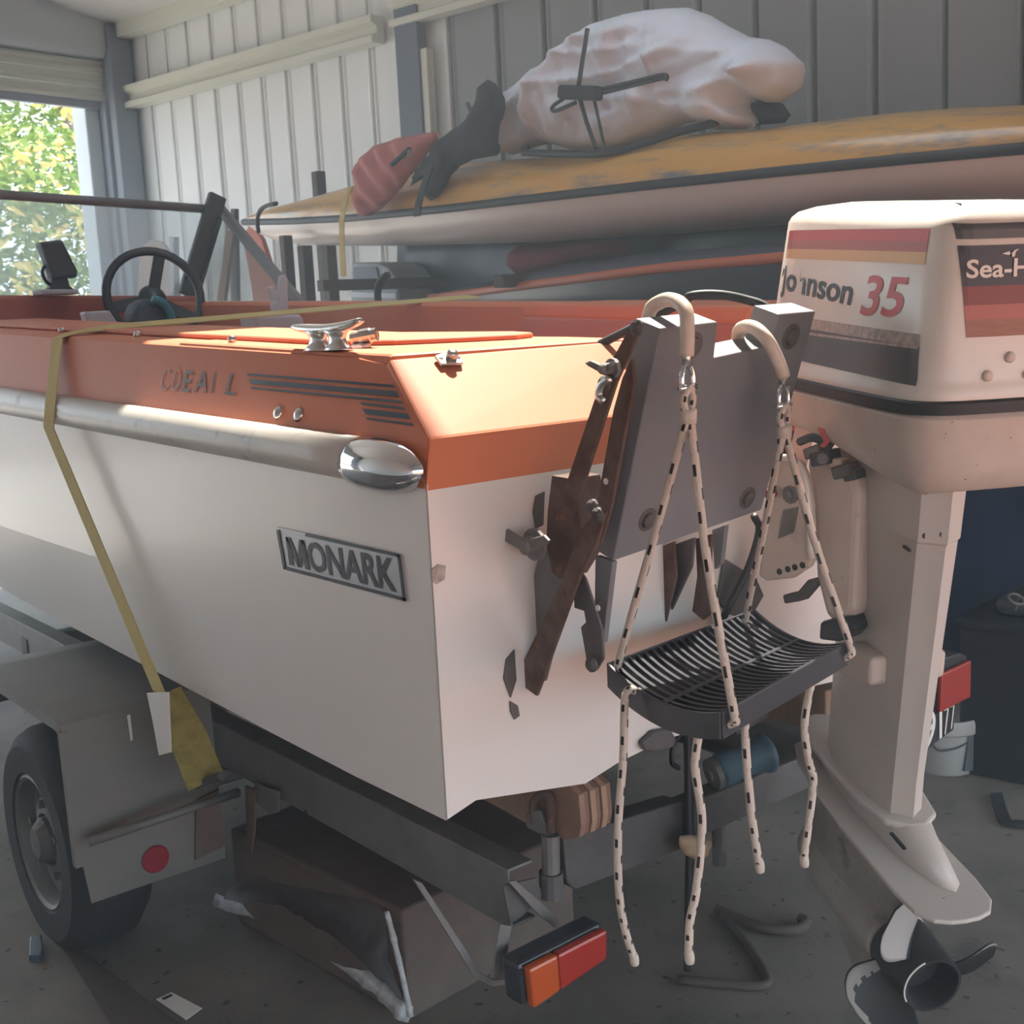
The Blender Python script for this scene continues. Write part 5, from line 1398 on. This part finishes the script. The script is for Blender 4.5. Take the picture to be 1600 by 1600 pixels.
ky, kline, kn, kd = kayak('yellow_kayak', 'yellow decked kayak with white hull lying on the side rack under the tarp', KA, KB_, .30,
      [(1700, 224), (1600, 232), (1400, 250), (1200, 270), (1000, 291), (800, 314), (700, 326), (545, 341), (450, 346), (392, 347)],
      [(1700, 160), (1600, 166), (1500, 170), (1400, 178), (1300, 190), (1200, 204), (1120, 205), (1040, 222), (940, 246), (850, 246), (760, 252), (650, 268), (560, 290), (480, 312), (420, 326), (390, 338)],
      [(1700, 300), (1600, 306), (1400, 322), (1200, 347), (1000, 365), (800, 378), (600, 384), (500, 384), (440, 380), (405, 366), (388, 348)],
      M['kayak_yellow'], M['kayak_white'], M['black_rubber'])
# cockpit coaming
def kdeck(px, py, off=.0):
    """pixel on the kayak's long vertical mid plane, shifted towards the camera by off"""
    p0 = Vector((*KA, 0))+kn*off
    return at(px, py, plane=(p0, kn))
cr = smooth_path([kdeck(818, 238, .18), kdeck(870, 240, .22), kdeck(940, 240, .23), kdeck(1000, 226, .22), kdeck(1060, 206, .18), kdeck(1120, 190, .10), kdeck(1100, 180, -.10), kdeck(1000, 196, -.2), kdeck(880, 214, -.16), kdeck(815, 230, .02)], 60)
bm = NB(); tube(bm, cr[:-1], .014, 8, closed=True); obj('cockpit_rim', bm, M['black_rubber'], ky, smooth=True)
bm = NB(); tube(bm, smooth_path([at(*p, plane=(Vector((*KA, 0))+kn*.20, kn)) for p in ((404, 364), (402, 345), (406, 330), (416, 322), (432, 318))], 14), .011, 8); obj('toggle_loop', bm, M['black_rubber'], ky, smooth=True)
# yellow strap round the kayak and its rack
def kpl(px, py, off): return at(px, py, plane=(Vector((*KA, 0))+kn*off, kn))
ks = thing('kayak_strap', 'thin yellow strap wrapped round the far end of the yellow kayak', 'strap', tuple(kpl(536, 340, .3)))
bm = NB(); ribbon(bm, [kpl(548, 292, .10), kpl(541, 305, .24), kpl(536, 330, .305), kpl(534, 345, .315), kpl(534, 380, .30), kpl(537, 432, .29)], kd, .038, .003); obj('webbing', bm, M['strap'], ks)

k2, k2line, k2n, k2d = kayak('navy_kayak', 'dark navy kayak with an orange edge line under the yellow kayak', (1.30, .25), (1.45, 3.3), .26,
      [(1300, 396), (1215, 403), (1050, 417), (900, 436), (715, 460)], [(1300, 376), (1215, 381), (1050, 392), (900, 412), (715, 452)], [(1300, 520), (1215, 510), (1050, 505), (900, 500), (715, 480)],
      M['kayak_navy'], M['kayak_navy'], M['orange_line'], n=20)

# rack: three timber uprights with arms against the wall
rk = thing('kayak_rack', 'dark timber rack of uprights carrying the yellow kayak by the wall', 'rack', (1.5, 3.4, 0))
for px, py0, py1, xx, w in ((446, 368, 470, 1.15, .05), (476, 384, 470, 1.2, .055), (513, 384, 470, 1.2, .055), (497, 268, 300, 1.5, .055)):
    p0, p1 = at(px, py0, x=xx), at(px+2, py1, x=xx)
    bm = NB(); bar(bm, (p0.x, p0.y, 0), (p0.x, p0.y, p0.z), w, w, up=(0, 1, 0)); obj('upright', bm, M['timber_dark'], rk, bevel=.004)
for yy in (1.55, 2.4, 3.6):
    q = [l for l in kline if True]; l_ = min(kline, key=lambda c: abs(c[0].y-yy)); zk = l_[2]-.30
    bm = NB(); bar(bm, (l_[0].x-.35, l_[0].y, zk), (l_[0].x+.55, l_[0].y, zk), .06, .05); obj('rack_arm', bm, M['timber_dark'], rk, bevel=.004)
    bm = NB(); bar(bm, (l_[0].x+.45, l_[0].y, 0), (l_[0].x+.45, l_[0].y, zk+.3), .06, .06, up=(0, 1, 0)); obj('upright', bm, M['timber_dark'], rk, bevel=.004)

# white tarp bundle in the cockpit
tarp_pix = [(933, 48), (960, 30), (1000, 18), (1040, 13), (1075, 12), (1110, 24), (1140, 42), (1172, 58), (1203, 62), (1228, 74), (1247, 92), (1252, 106), (1244, 140), (1216, 160), (1196, 160), (1178, 152), (1164, 160), (1174, 178), (1180, 196), (1160, 203), (1118, 203), (1090, 190), (1062, 196), (1030, 212), (990, 230), (940, 234), (896, 234), (852, 222), (826, 234), (802, 242), (782, 236), (770, 214), (776, 184), (786, 158), (806, 138), (840, 112), (880, 86), (906, 64)]
cen_t = kpl(1000, 130, .05)
def tfold(u, v, e):
    a_ = mnoise.noise(Vector((u*3.0+v*1.1, v*2.1-u*.5, 3)))*.07
    w_ = .25*mnoise.noise(Vector((u*2, v*2, 20)))
    for ang_, fr_, am in ((.5, 5.5, .060), (1.25, 9, .036), (-.35, 13, .022), (.9, 20, .012)):
        p_ = u*math.cos(ang_)+v*math.sin(ang_)+w_*.3; q_ = -u*math.sin(ang_)+v*math.cos(ang_)
        r_ = 1-min(1, abs(mnoise.noise(Vector((p_*fr_, q_*fr_*.16, 11+fr_))))*2.4)
        a_ += am*(r_**2.2-.25)
    return a_*e
bm = NB(); pillow(bm, [kpl(*p, .03) for p in tarp_pix], -kn, .17, .017, tfold, lean=.8)
o = obj('tarp_bundle', bm, M['tarp'], smooth=True); tag(o, 'crumpled white tarpaulin bundle stuffed in the yellow kayak cockpit', 'tarpaulin')
# black clamp frame leaning across it
cl_ = thing('carrier_frame', 'black thin rod frame with a padded clamp leaning on the white tarp', 'carrier frame', tuple(kpl(920, 225, .26)))
OF = .27
bm = NB(); tube(bm, [kpl(918, 44, OF), kpl(904, 134, OF), kpl(903, 150, OF)], .0085, 8); obj('rod', bm, M['steel_rod'], cl_)
bm = NB(); tube(bm, [kpl(905, 150, OF), kpl(916, 190, OF), kpl(931, 232, OF)], .0085, 8); obj('rod', bm, M['steel_rod'], cl_)
bm = NB(); tube(bm, [kpl(927, 150, OF), kpl(936, 190, OF), kpl(944, 228, OF)], .006, 8); obj('rod', bm, M['steel_rod'], cl_)
bm = NB(); bar(bm, kpl(876, 144, OF+.015), kpl(938, 146, OF+.015), .045, .05); obj('clamp_pad', bm, M['black_fabric'], cl_, bevel=.012)
bm = NB(); tube(bm, smooth_path([kpl(936, 140, OF), kpl(980, 130, OF), kpl(1030, 118, OF), kpl(1042, 119, OF), kpl(1040, 126, OF)], 16), .0075, 8); obj('arm', bm, M['steel_rod'], cl_, smooth=True)
bm = NB(); tube(bm, smooth_path([kpl(936, 147, OF), kpl(985, 135, OF), kpl(1038, 122, OF)], 10), .006, 8); obj('arm', bm, M['steel_rod'], cl_, smooth=True)
bm = NB(); tube(bm, smooth_path([kpl(880, 155, OF), kpl(866, 164, OF), kpl(862, 172, OF), kpl(872, 172, OF), kpl(900, 160, OF)], 14), .0075, 8); obj('arm', bm, M['steel_rod'], cl_, smooth=True)
# dark bag behind its right end
bm = NB(); pillow(bm, [kpl(*p, -.1) for p in ((1170, 160), (1200, 156), (1224, 162), (1236, 180), (1226, 192), (1176, 196))], -kn, .07, .03); tag(obj('black_bag', bm, M['black_fabric'], smooth=True), 'small black bag behind the right end of the white tarp', 'bag')
# faded red buoyancy vest
vs_p = ((553, 268), (562, 246), (584, 228), (620, 216), (664, 208), (688, 206), (680, 222), (668, 240), (650, 262), (622, 300), (596, 326), (578, 338), (562, 338), (553, 322), (556, 300))
def vfold(u, v, e): return .012*math.sin((u*.8-v*.6)*70)*e+.01*mnoise.noise(Vector((u*14, v*14, 1)))
bm = NB(); pillow(bm, [kpl(*p, .31) for p in vs_p], -kn, .045, .018, vfold, lean=1); vt = obj('buoyancy_vest', bm, M['pink'], smooth=True); tag(vt, 'faded red buoyancy vest draped over the far end of the yellow kayak', 'vest')
bm = NB(); bar(bm, kpl(640, 232, .37), kpl(612, 258, .37), .02, .012); obj('buckle_strap', bm, M['black_fabric'], vt)
bm = NB(); tube(bm, [kpl(640, 240, .375)+kd*.012*math.cos(a_)+Vector((0, 0, .012*math.sin(a_))) for a_ in np.linspace(0, 2*PI, 12)[:-1]], .004, 6, closed=True); obj('buckle_ring', bm, M['galv'], vt)
# black wetsuit and straps heaped before the tarp
bw = ((688, 218), (704, 204), (724, 194), (742, 166), (750, 134), (762, 124), (774, 130), (784, 150), (786, 170), (776, 200), (774, 218), (782, 238), (776, 243), (740, 249), (714, 262), (696, 284), (684, 308), (672, 314), (664, 306), (666, 276), (640, 292), (650, 268), (672, 240))
bm = NB(); pillow(bm, [kpl(*p, .27) for p in bw], -kn, .05, .02, lambda u, v, e: .02*mnoise.noise(Vector((u*12, v*12, 4)))*e, lean=1); bwo = obj('wetsuit', bm, M['black_fabric'], smooth=True); tag(bwo, 'black wetsuit heaped on the kayak between the red vest and the tarp', 'wetsuit')
bm = NB(); ribbon(bm, [kpl(672, 262, .34), kpl(662, 290, .34), kpl(654, 318, .345), kpl(652, 338, .345)], kd, .04, .006); obj('strap_end', bm, M['black_fabric'], bwo)
bm = NB(); ribbon(bm, [kpl(730, 160, .3), kpl(738, 180, .31), kpl(746, 204, .31)], kd, .02, .004); obj('shoulder_strap', bm, M['grey_device'], bwo)
# red bag in the dark under the kayak
bm = NB(); pillow(bm, [at(*p, x=1.6) for p in ((800, 384), (880, 376), (960, 372), (990, 378), (980, 400), (930, 412), (880, 430), (806, 440))], (1, 0, 0), .10, .05, lambda u, v, e: .03*mnoise.noise(Vector((u*6, v*6, 2)))*e); tag(obj('red_bag', bm, M['red_fabric'], smooth=True), 'dark red bag in shadow between the two kayaks', 'bag')

# ================================================================== CLUTTER ALONG THE WALLS
def leaner(name, label, cat, pix, vd, t, m, group=None):
    """a board standing against the side wall: outline on a plane parallel to the wall, vd metres off it"""
    pl = (CORNER-BX*vd, BX); bm = NB(); prism(bm, [at(*p, plane=pl) for p in pix], BX*t); return tag(obj(name, bm, m, bevel=.004), label, cat, group)
leaner('brown_board', 'wide reddish board leaning on the side wall right of the windscreen post', 'board', ((378, 366), (392, 352), (408, 372), (440, 470), (396, 470)), .35, .03, M['orange_line'])
leaner('narrow_board', 'narrow pale edged board leaning beside the wide reddish board', 'board', ((352, 362), (366, 356), (356, 420), (350, 470), (338, 470), (346, 420)), .4, .025, M['timber'])
leaner('cardboard_sheet', 'rounded brown sheet standing at the wall behind the steering wheel', 'sheet', ((218, 390), (236, 374), (252, 378), (270, 400), (280, 470), (214, 470)), .3, .02, M['timber'])
leaner('grey_post', 'short grey post standing at the wall right of the steering wheel', 'post', ((264, 370), (271, 370), (272, 470), (265, 470)), .5, .04, M['jamb'])
leaner('dark_pole', 'dark slim pole upright at the wall just right of the windscreen corner', 'pole', ((360, 326), (367, 326), (370, 470), (362, 470)), .25, .03, M['timber_dark'])
# grey panelled appliance far behind
wa = thing('white_cabinet', 'low pale cabinet with dark window far behind the gunwale under the kayak', 'cabinet', tuple(at(590, 470, x=1.5)))
q = [at(*p, x=1.48) for p in ((548, 472), (622, 474), (622, 440), (606, 418), (590, 410), (548, 410))]
bm = NB(); prism(bm, q, (.22, 0, 0)); obj('body', bm, M['jamb'], wa, bevel=.01)
bm = NB(); prism(bm, [at(*p, x=1.475) for p in ((553, 417), (588, 417), (592, 436), (553, 438))], (-.004, 0, 0)); obj('window', bm, M['navy_vinyl'], wa)
bm = NB(); prism(bm, [at(*p, x=1.475) for p in ((548, 456), (624, 458), (624, 466), (548, 464))], (-.02, 0, 0)); obj('ledge', bm, M['light_box'], wa)

# right-hand corner behind the motor: blue tarp, bucket, crates
bm = NB()
pl = (at(1520, 1000, d=3.35), Vector((BX.x, BX.y, 0)))
nx_, nz_ = 16, 12; c00 = [at(*p, plane=(CORNER-BX*.62, BX)) for p in ((1330, 1150), (1700, 1150), (1700, 600), (1330, 600))]
fn = quad_fn(*c00, (0, 0, 0)); g = [[bm.verts.new(fn(i/nx_, j/nz_)+BX*.05*mnoise.noise(Vector((i*.5, j*.35, 2)))) for i in range(nx_+1)] for j in range(nz_+1)]
for j in range(nz_):
    for i in range(nx_): bm.faces.new((g[j][i], g[j][i+1], g[j+1][i+1], g[j+1][i]))
o = obj('blue_tarp', bm, M['blue_tarp'], smooth=True); o.modifiers.new('thick', 'SOLIDIFY').thickness = .006
tag(o, 'dark blue tarpaulin hanging behind the motor leg', 'tarpaulin')
bc = at(1490, 1218, z=0); bcx = Vector((bc.x+.08, bc.y+.08, 0))
bk_ = thing('paint_bucket', 'white plastic bucket with lid and dark label behind the motor leg', 'bucket', tuple(bcx))
rb_ = .5*(at(1552, 1120, d=3.2)-at(1430, 1120, d=3.2)).length
zb1 = z_on((bcx.x, bcx.y), [(1300, 1112), (1700, 1112)])
bm = NB(); lathe(bm, bcx, (0, 0, 1), [(rb_*.86, 0), (rb_*.9, .01), (rb_*1.0, zb1-.03), (rb_*1.0, zb1-.01), (rb_*.96, zb1-.01), (rb_*.9, .03), (0, .03)], 32); obj('body', bm, M['bucket'], bk_, angle=40)
bm = NB(); lathe(bm, bcx, (0, 0, 1), [(rb_*1.01, zb1-.045), (rb_*1.06, zb1-.04), (rb_*1.06, zb1-.012), (rb_*1.02, zb1), (rb_*.97, zb1), (rb_*.95, zb1-.012), (0, zb1-.012)], 32); obj('lid', bm, M['bucket'], bk_, angle=40)
def bside(px, py):
    p = at(px, py, d=3.0); dirv = Vector(ray(px, py)); o_ = Vector(CAM)-Vector((bcx.x, bcx.y, 0)); d2 = Vector((dirv.x, dirv.y)); o2 = Vector((o_.x, o_.y)); R_ = rb_*.985
    A_ = d2.dot(d2); B_ = 2*o2.dot(d2); C_ = o2.dot(o2)-R_*R_; D_ = max(B_*B_-4*A_*C_, 0); t = (-B_-math.sqrt(D_))/(2*A_); q = Vector(CAM)+dirv*t
    nn_ = Vector((q.x-bcx.x, q.y-bcx.y, 0)).normalized(); return q+nn_*.003
bm = NB(); rows = []
for k in range(6):
    f = k/5; rows.append((bm.verts.new(bside(1506+30*f, 1205-4*f)), bm.verts.new(bside(1512+28*f, 1146-4*f))))
for r0, r1_ in zip(rows[:-1], rows[1:]): bm.faces.new((r0[0], r1_[0], r1_[1], r0[1]))
obj('label_panel', bm, M['grey_grip'], bk_)
bm = NB(); tube(bm, smooth_path([bside(1448, 1140), bside(1462, 1158)+Vector((-.01, -.01, -.02)), bside(1490, 1170), bside(1512, 1160)], 14), .003, 6); obj('handle', bm, M['galv_dark'], bk_, smooth=True)
cr_ = at(1612, 1246, z=0)
cr_ = cr_+Vector((.07, -.02, 0))
ct_ = thing('black_crate', 'tall black crate standing right of the bucket', 'crate', tuple(cr_))
CR = Matrix.Rotation(rad(10.5), 3, 'Z'); zt1 = z_on((cr_.x, cr_.y), [(1300, 1000), (1900, 1000)])
bm = NB(); box(bm, cr_+Vector((.17, .12, zt1/2)), (.36, .36, zt1), CR); obj('body', bm, M['black_crate'], ct_, bevel=.012)
bm = NB(); box(bm, cr_+Vector((.17, .12, zt1+.012)), (.38, .38, .024), CR); obj('lid', bm, M['black_crate'], ct_, bevel=.006)
zt2 = z_on((cr_.x+.08, cr_.y+.05), [(1300, 945), (1900, 945)])
gb = thing('grey_canister', 'dark grey canister with wire ring handle on the black crate', 'canister', (cr_.x+.2, cr_.y+.12, zt1+.024))
bm = NB(); box(bm, cr_+Vector((.20, .12, (zt1+.024+zt2)/2)), (.24, .24, zt2-zt1-.024), CR); obj('body', bm, M['grey_device'], gb, bevel=.025)
rc = at(1588, 936, d=(proj((cr_.x+.12, cr_.y+.02, zt2))[2]))
bm = NB(); tube(bm, [rc+Vector((.028*math.cos(a_), .028*math.sin(a_)*.6, .012*math.sin(a_))) for a_ in np.linspace(0, 2*PI, 18)[:-1]], .004, 6, closed=True); obj('ring_handle', bm, M['galv'], gb, smooth=True)
bm = NB(); tube(bm, [rc+Vector((.02, .0, 0)), Vector((rc.x+.03, rc.y+.02, zt2-.02))], .004, 6); obj('ring_stem', bm, M['galv'], gb)

# ================================================================== ON THE FLOOR
# black strap by the crate
q = [at(*p, z=.012) for p in ((1556, 1240), (1562, 1262), (1570, 1282), (1578, 1287), (1600, 1286), (1630, 1292))]
bm = NB(); ribbon(bm, smooth_path(q, 16), [Vector((.8, -.6, 0)) if i < 9 else Vector((.3, .9, 0)) for i in range(17)], .035, .006); tag(obj('black_strap', bm, M['black_fabric']), 'black webbing strap lying on the floor in front of the black crate', 'strap')
# paper tag and blue scrap
bm = NB(); prism(bm, [at(*p, z=.003) for p in ((244, 1562), (268, 1551), (316, 1576), (291, 1594))], (0, 0, .0015)); pt_ = obj('paper_label', bm, M['label_white']); tag(pt_, 'small white paper label lying on the floor below the mudguard', 'label')
bm = NB(); prism(bm, [at(*p, z=.005) for p in ((252, 1560), (268, 1553), (270, 1556), (256, 1563))], (0, 0, .0006)); obj('print', bm, M['decal_dark'], pt_)
bm = NB(); prism(bm, [at(*p, z=.002) for p in ((48, 1474), (66, 1470), (68, 1494), (64, 1504), (46, 1504))], (0, 0, .018)); tag(obj('blue_scrap', bm, M['navy_vinyl'], bevel=.003), 'crumpled dark blue scrap on the floor at the left near the tyre', 'scrap')
# slim dark hose and bar on the floor
q = smooth_path([at(*p, z=.014) for p in ((1120, 1420), (1160, 1438), (1205, 1452), (1245, 1452), (1260, 1440), (1250, 1434))], 26)
bm = NB(); tube(bm, q, .012, 8); tag(obj('dark_hose', bm, M['timber_dark'], smooth=True), 'short dark hose curving on the floor under the motor', 'hose')
q = smooth_path([at(*p, z=.010) for p in ((1130, 1430), (1170, 1480), (1196, 1520), (1192, 1540), (1120, 1536), (1060, 1530)) ], 26)
bm = NB(); tube(bm, q, .010, 8); tag(obj('dark_cable', bm, M['timber_dark'], smooth=True), 'dark cable bent in a loop on the floor below the hanging ropes', 'cable')
# thin dark strip over a darker band of the floor, left of the box
bm = NB(); prism(bm, [at(*p, z=.002) for p in ((96, 1478), (130, 1490), (330, 1640), (200, 1640))], (0, 0, .006)); tag(obj('dark_floor_strip', bm, M['timber_dark']), 'flat dark brown strip lying on the floor running towards the camera', 'strip')
# cardboard carton under the trailer with plastic wrap
cbx = thing('cardboard_carton', 'brown cardboard carton half wrapped in clear plastic under the trailer rail', 'carton', tuple(at(640, 1590, z=0)))
n0 = at(640, 1596, z=0); l0 = at(372, 1440, z=0); hgt = z_on((n0.x, n0.y), [(400, 1424), (800, 1424)])
dl = (l0-n0); dl.z = 0; dr = Vector((-dl.y, dl.x, 0)).normalized()
if dr.x < 0: dr = -dr
hgt = min(max(hgt, .12), .3)
bm = NB(); prism(bm, [n0, l0, l0+dr*.5, n0+dr*.5], (0, 0, hgt)); obj('body', bm, M['cardboard'], cbx, bevel=.008)
topl = [at(*p, plane=(n0-dr*.01, dr)) for p in ((606, 1424), (560, 1404), (500, 1392), (450, 1384), (412, 1370))]
botl = [at(*p, z=.03) for p in ((640, 1588), (600, 1548), (520, 1488), (440, 1440), (346, 1412))]
TT, BB = smooth_path(topl, 30), smooth_path(botl, 30)
bm = NB(); g = []
for i in range(31):
    row = []
    for j in range(11):
        f = j/10; p = TT[i].lerp(BB[i], f)
        nz = mnoise.noise(Vector((i*.45, j*.5, 5)))*.03+mnoise.noise(Vector((i*1.2, j*.9, 9)))*.014
        row.append(bm.verts.new(p-dr*(.02*math.sin(PI*f)+abs(nz)*math.sin(PI*min(1, f*1.2+.1)))+Vector((0, 0, .02*math.sin(PI*f)))))
    g.append(row)
for i in range(30):
    for j in range(10): bm.faces.new((g[i][j], g[i+1][j], g[i+1][j+1], g[i][j+1]))
pw_ = obj('plastic_wrap', bm, M['film'], cbx, smooth=True); pw_['label'] = 'clear crumpled plastic wrap'
bm = NB(); rings = []
for i in range(31):
    p = BB[i]; w = .016+.012*mnoise.noise(Vector((i*.6, 0, 3))); rings.append([p+Vector((0, 0, -.012))-dr*.004, p-dr*(w+.012)+Vector((0, 0, .004)), p-dr*.012+Vector((0, 0, .016+w)), p+dr*.012+Vector((0, 0, .014))])
loft(bm, rings); obj('wrap_hem', bm, M['film_hem'], pw_, smooth=True)['label'] = 'bright folded hem of the plastic'
for q in (((604, 1424), (616, 1470), (630, 1530), (642, 1588)),):
    bm = NB(); tube(bm, smooth_path([at(*p, plane=(n0-dr*.02, dr)) for p in q], 16), [.006+.004*abs(mnoise.noise(Vector((k*.7, 1, 1)))) for k in range(17)], 6); obj('wrap_crease', bm, M['film_hem'], pw_, smooth=True)

# dark cover hanging behind the lower kayak
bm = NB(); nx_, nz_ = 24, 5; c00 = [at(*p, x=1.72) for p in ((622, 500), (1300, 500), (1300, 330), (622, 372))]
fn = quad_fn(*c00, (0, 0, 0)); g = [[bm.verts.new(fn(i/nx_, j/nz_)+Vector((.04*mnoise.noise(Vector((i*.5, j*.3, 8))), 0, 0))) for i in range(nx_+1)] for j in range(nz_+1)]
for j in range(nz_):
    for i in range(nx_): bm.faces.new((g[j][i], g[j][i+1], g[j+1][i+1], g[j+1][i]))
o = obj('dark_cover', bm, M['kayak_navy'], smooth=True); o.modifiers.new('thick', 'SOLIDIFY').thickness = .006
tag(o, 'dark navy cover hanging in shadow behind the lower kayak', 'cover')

# ================================================================== HAZE: added volumes standing in for lens veiling glare, denser towards the door
for v_, dens in (((-3.6, VF-.14), .035), ((2.3, VF-.15), .06)):
  bm = NB(); gbox(bm, (UL+.02, UW-.14), v_, (.004, 3.2))
  hz = obj('glare_haze', bm, M['wall_cream']); hz['kind'] = 'structure'
  hm = bpy.data.materials.new('glare_haze'); hm.use_nodes = True; nt = hm.node_tree; nt.nodes.clear()
  out_ = nt.nodes.new('ShaderNodeOutputMaterial'); vs2 = nt.nodes.new('ShaderNodeVolumeScatter')
  vs2.inputs['Color'].default_value = (.76, .89, 1, 1); vs2.inputs['Density'].default_value = dens; vs2.inputs['Anisotropy'].default_value = .35
  nt.links.new(vs2.outputs[0], out_.inputs['Volume'])
  hz.data.materials.clear(); hz.data.materials.append(hm)
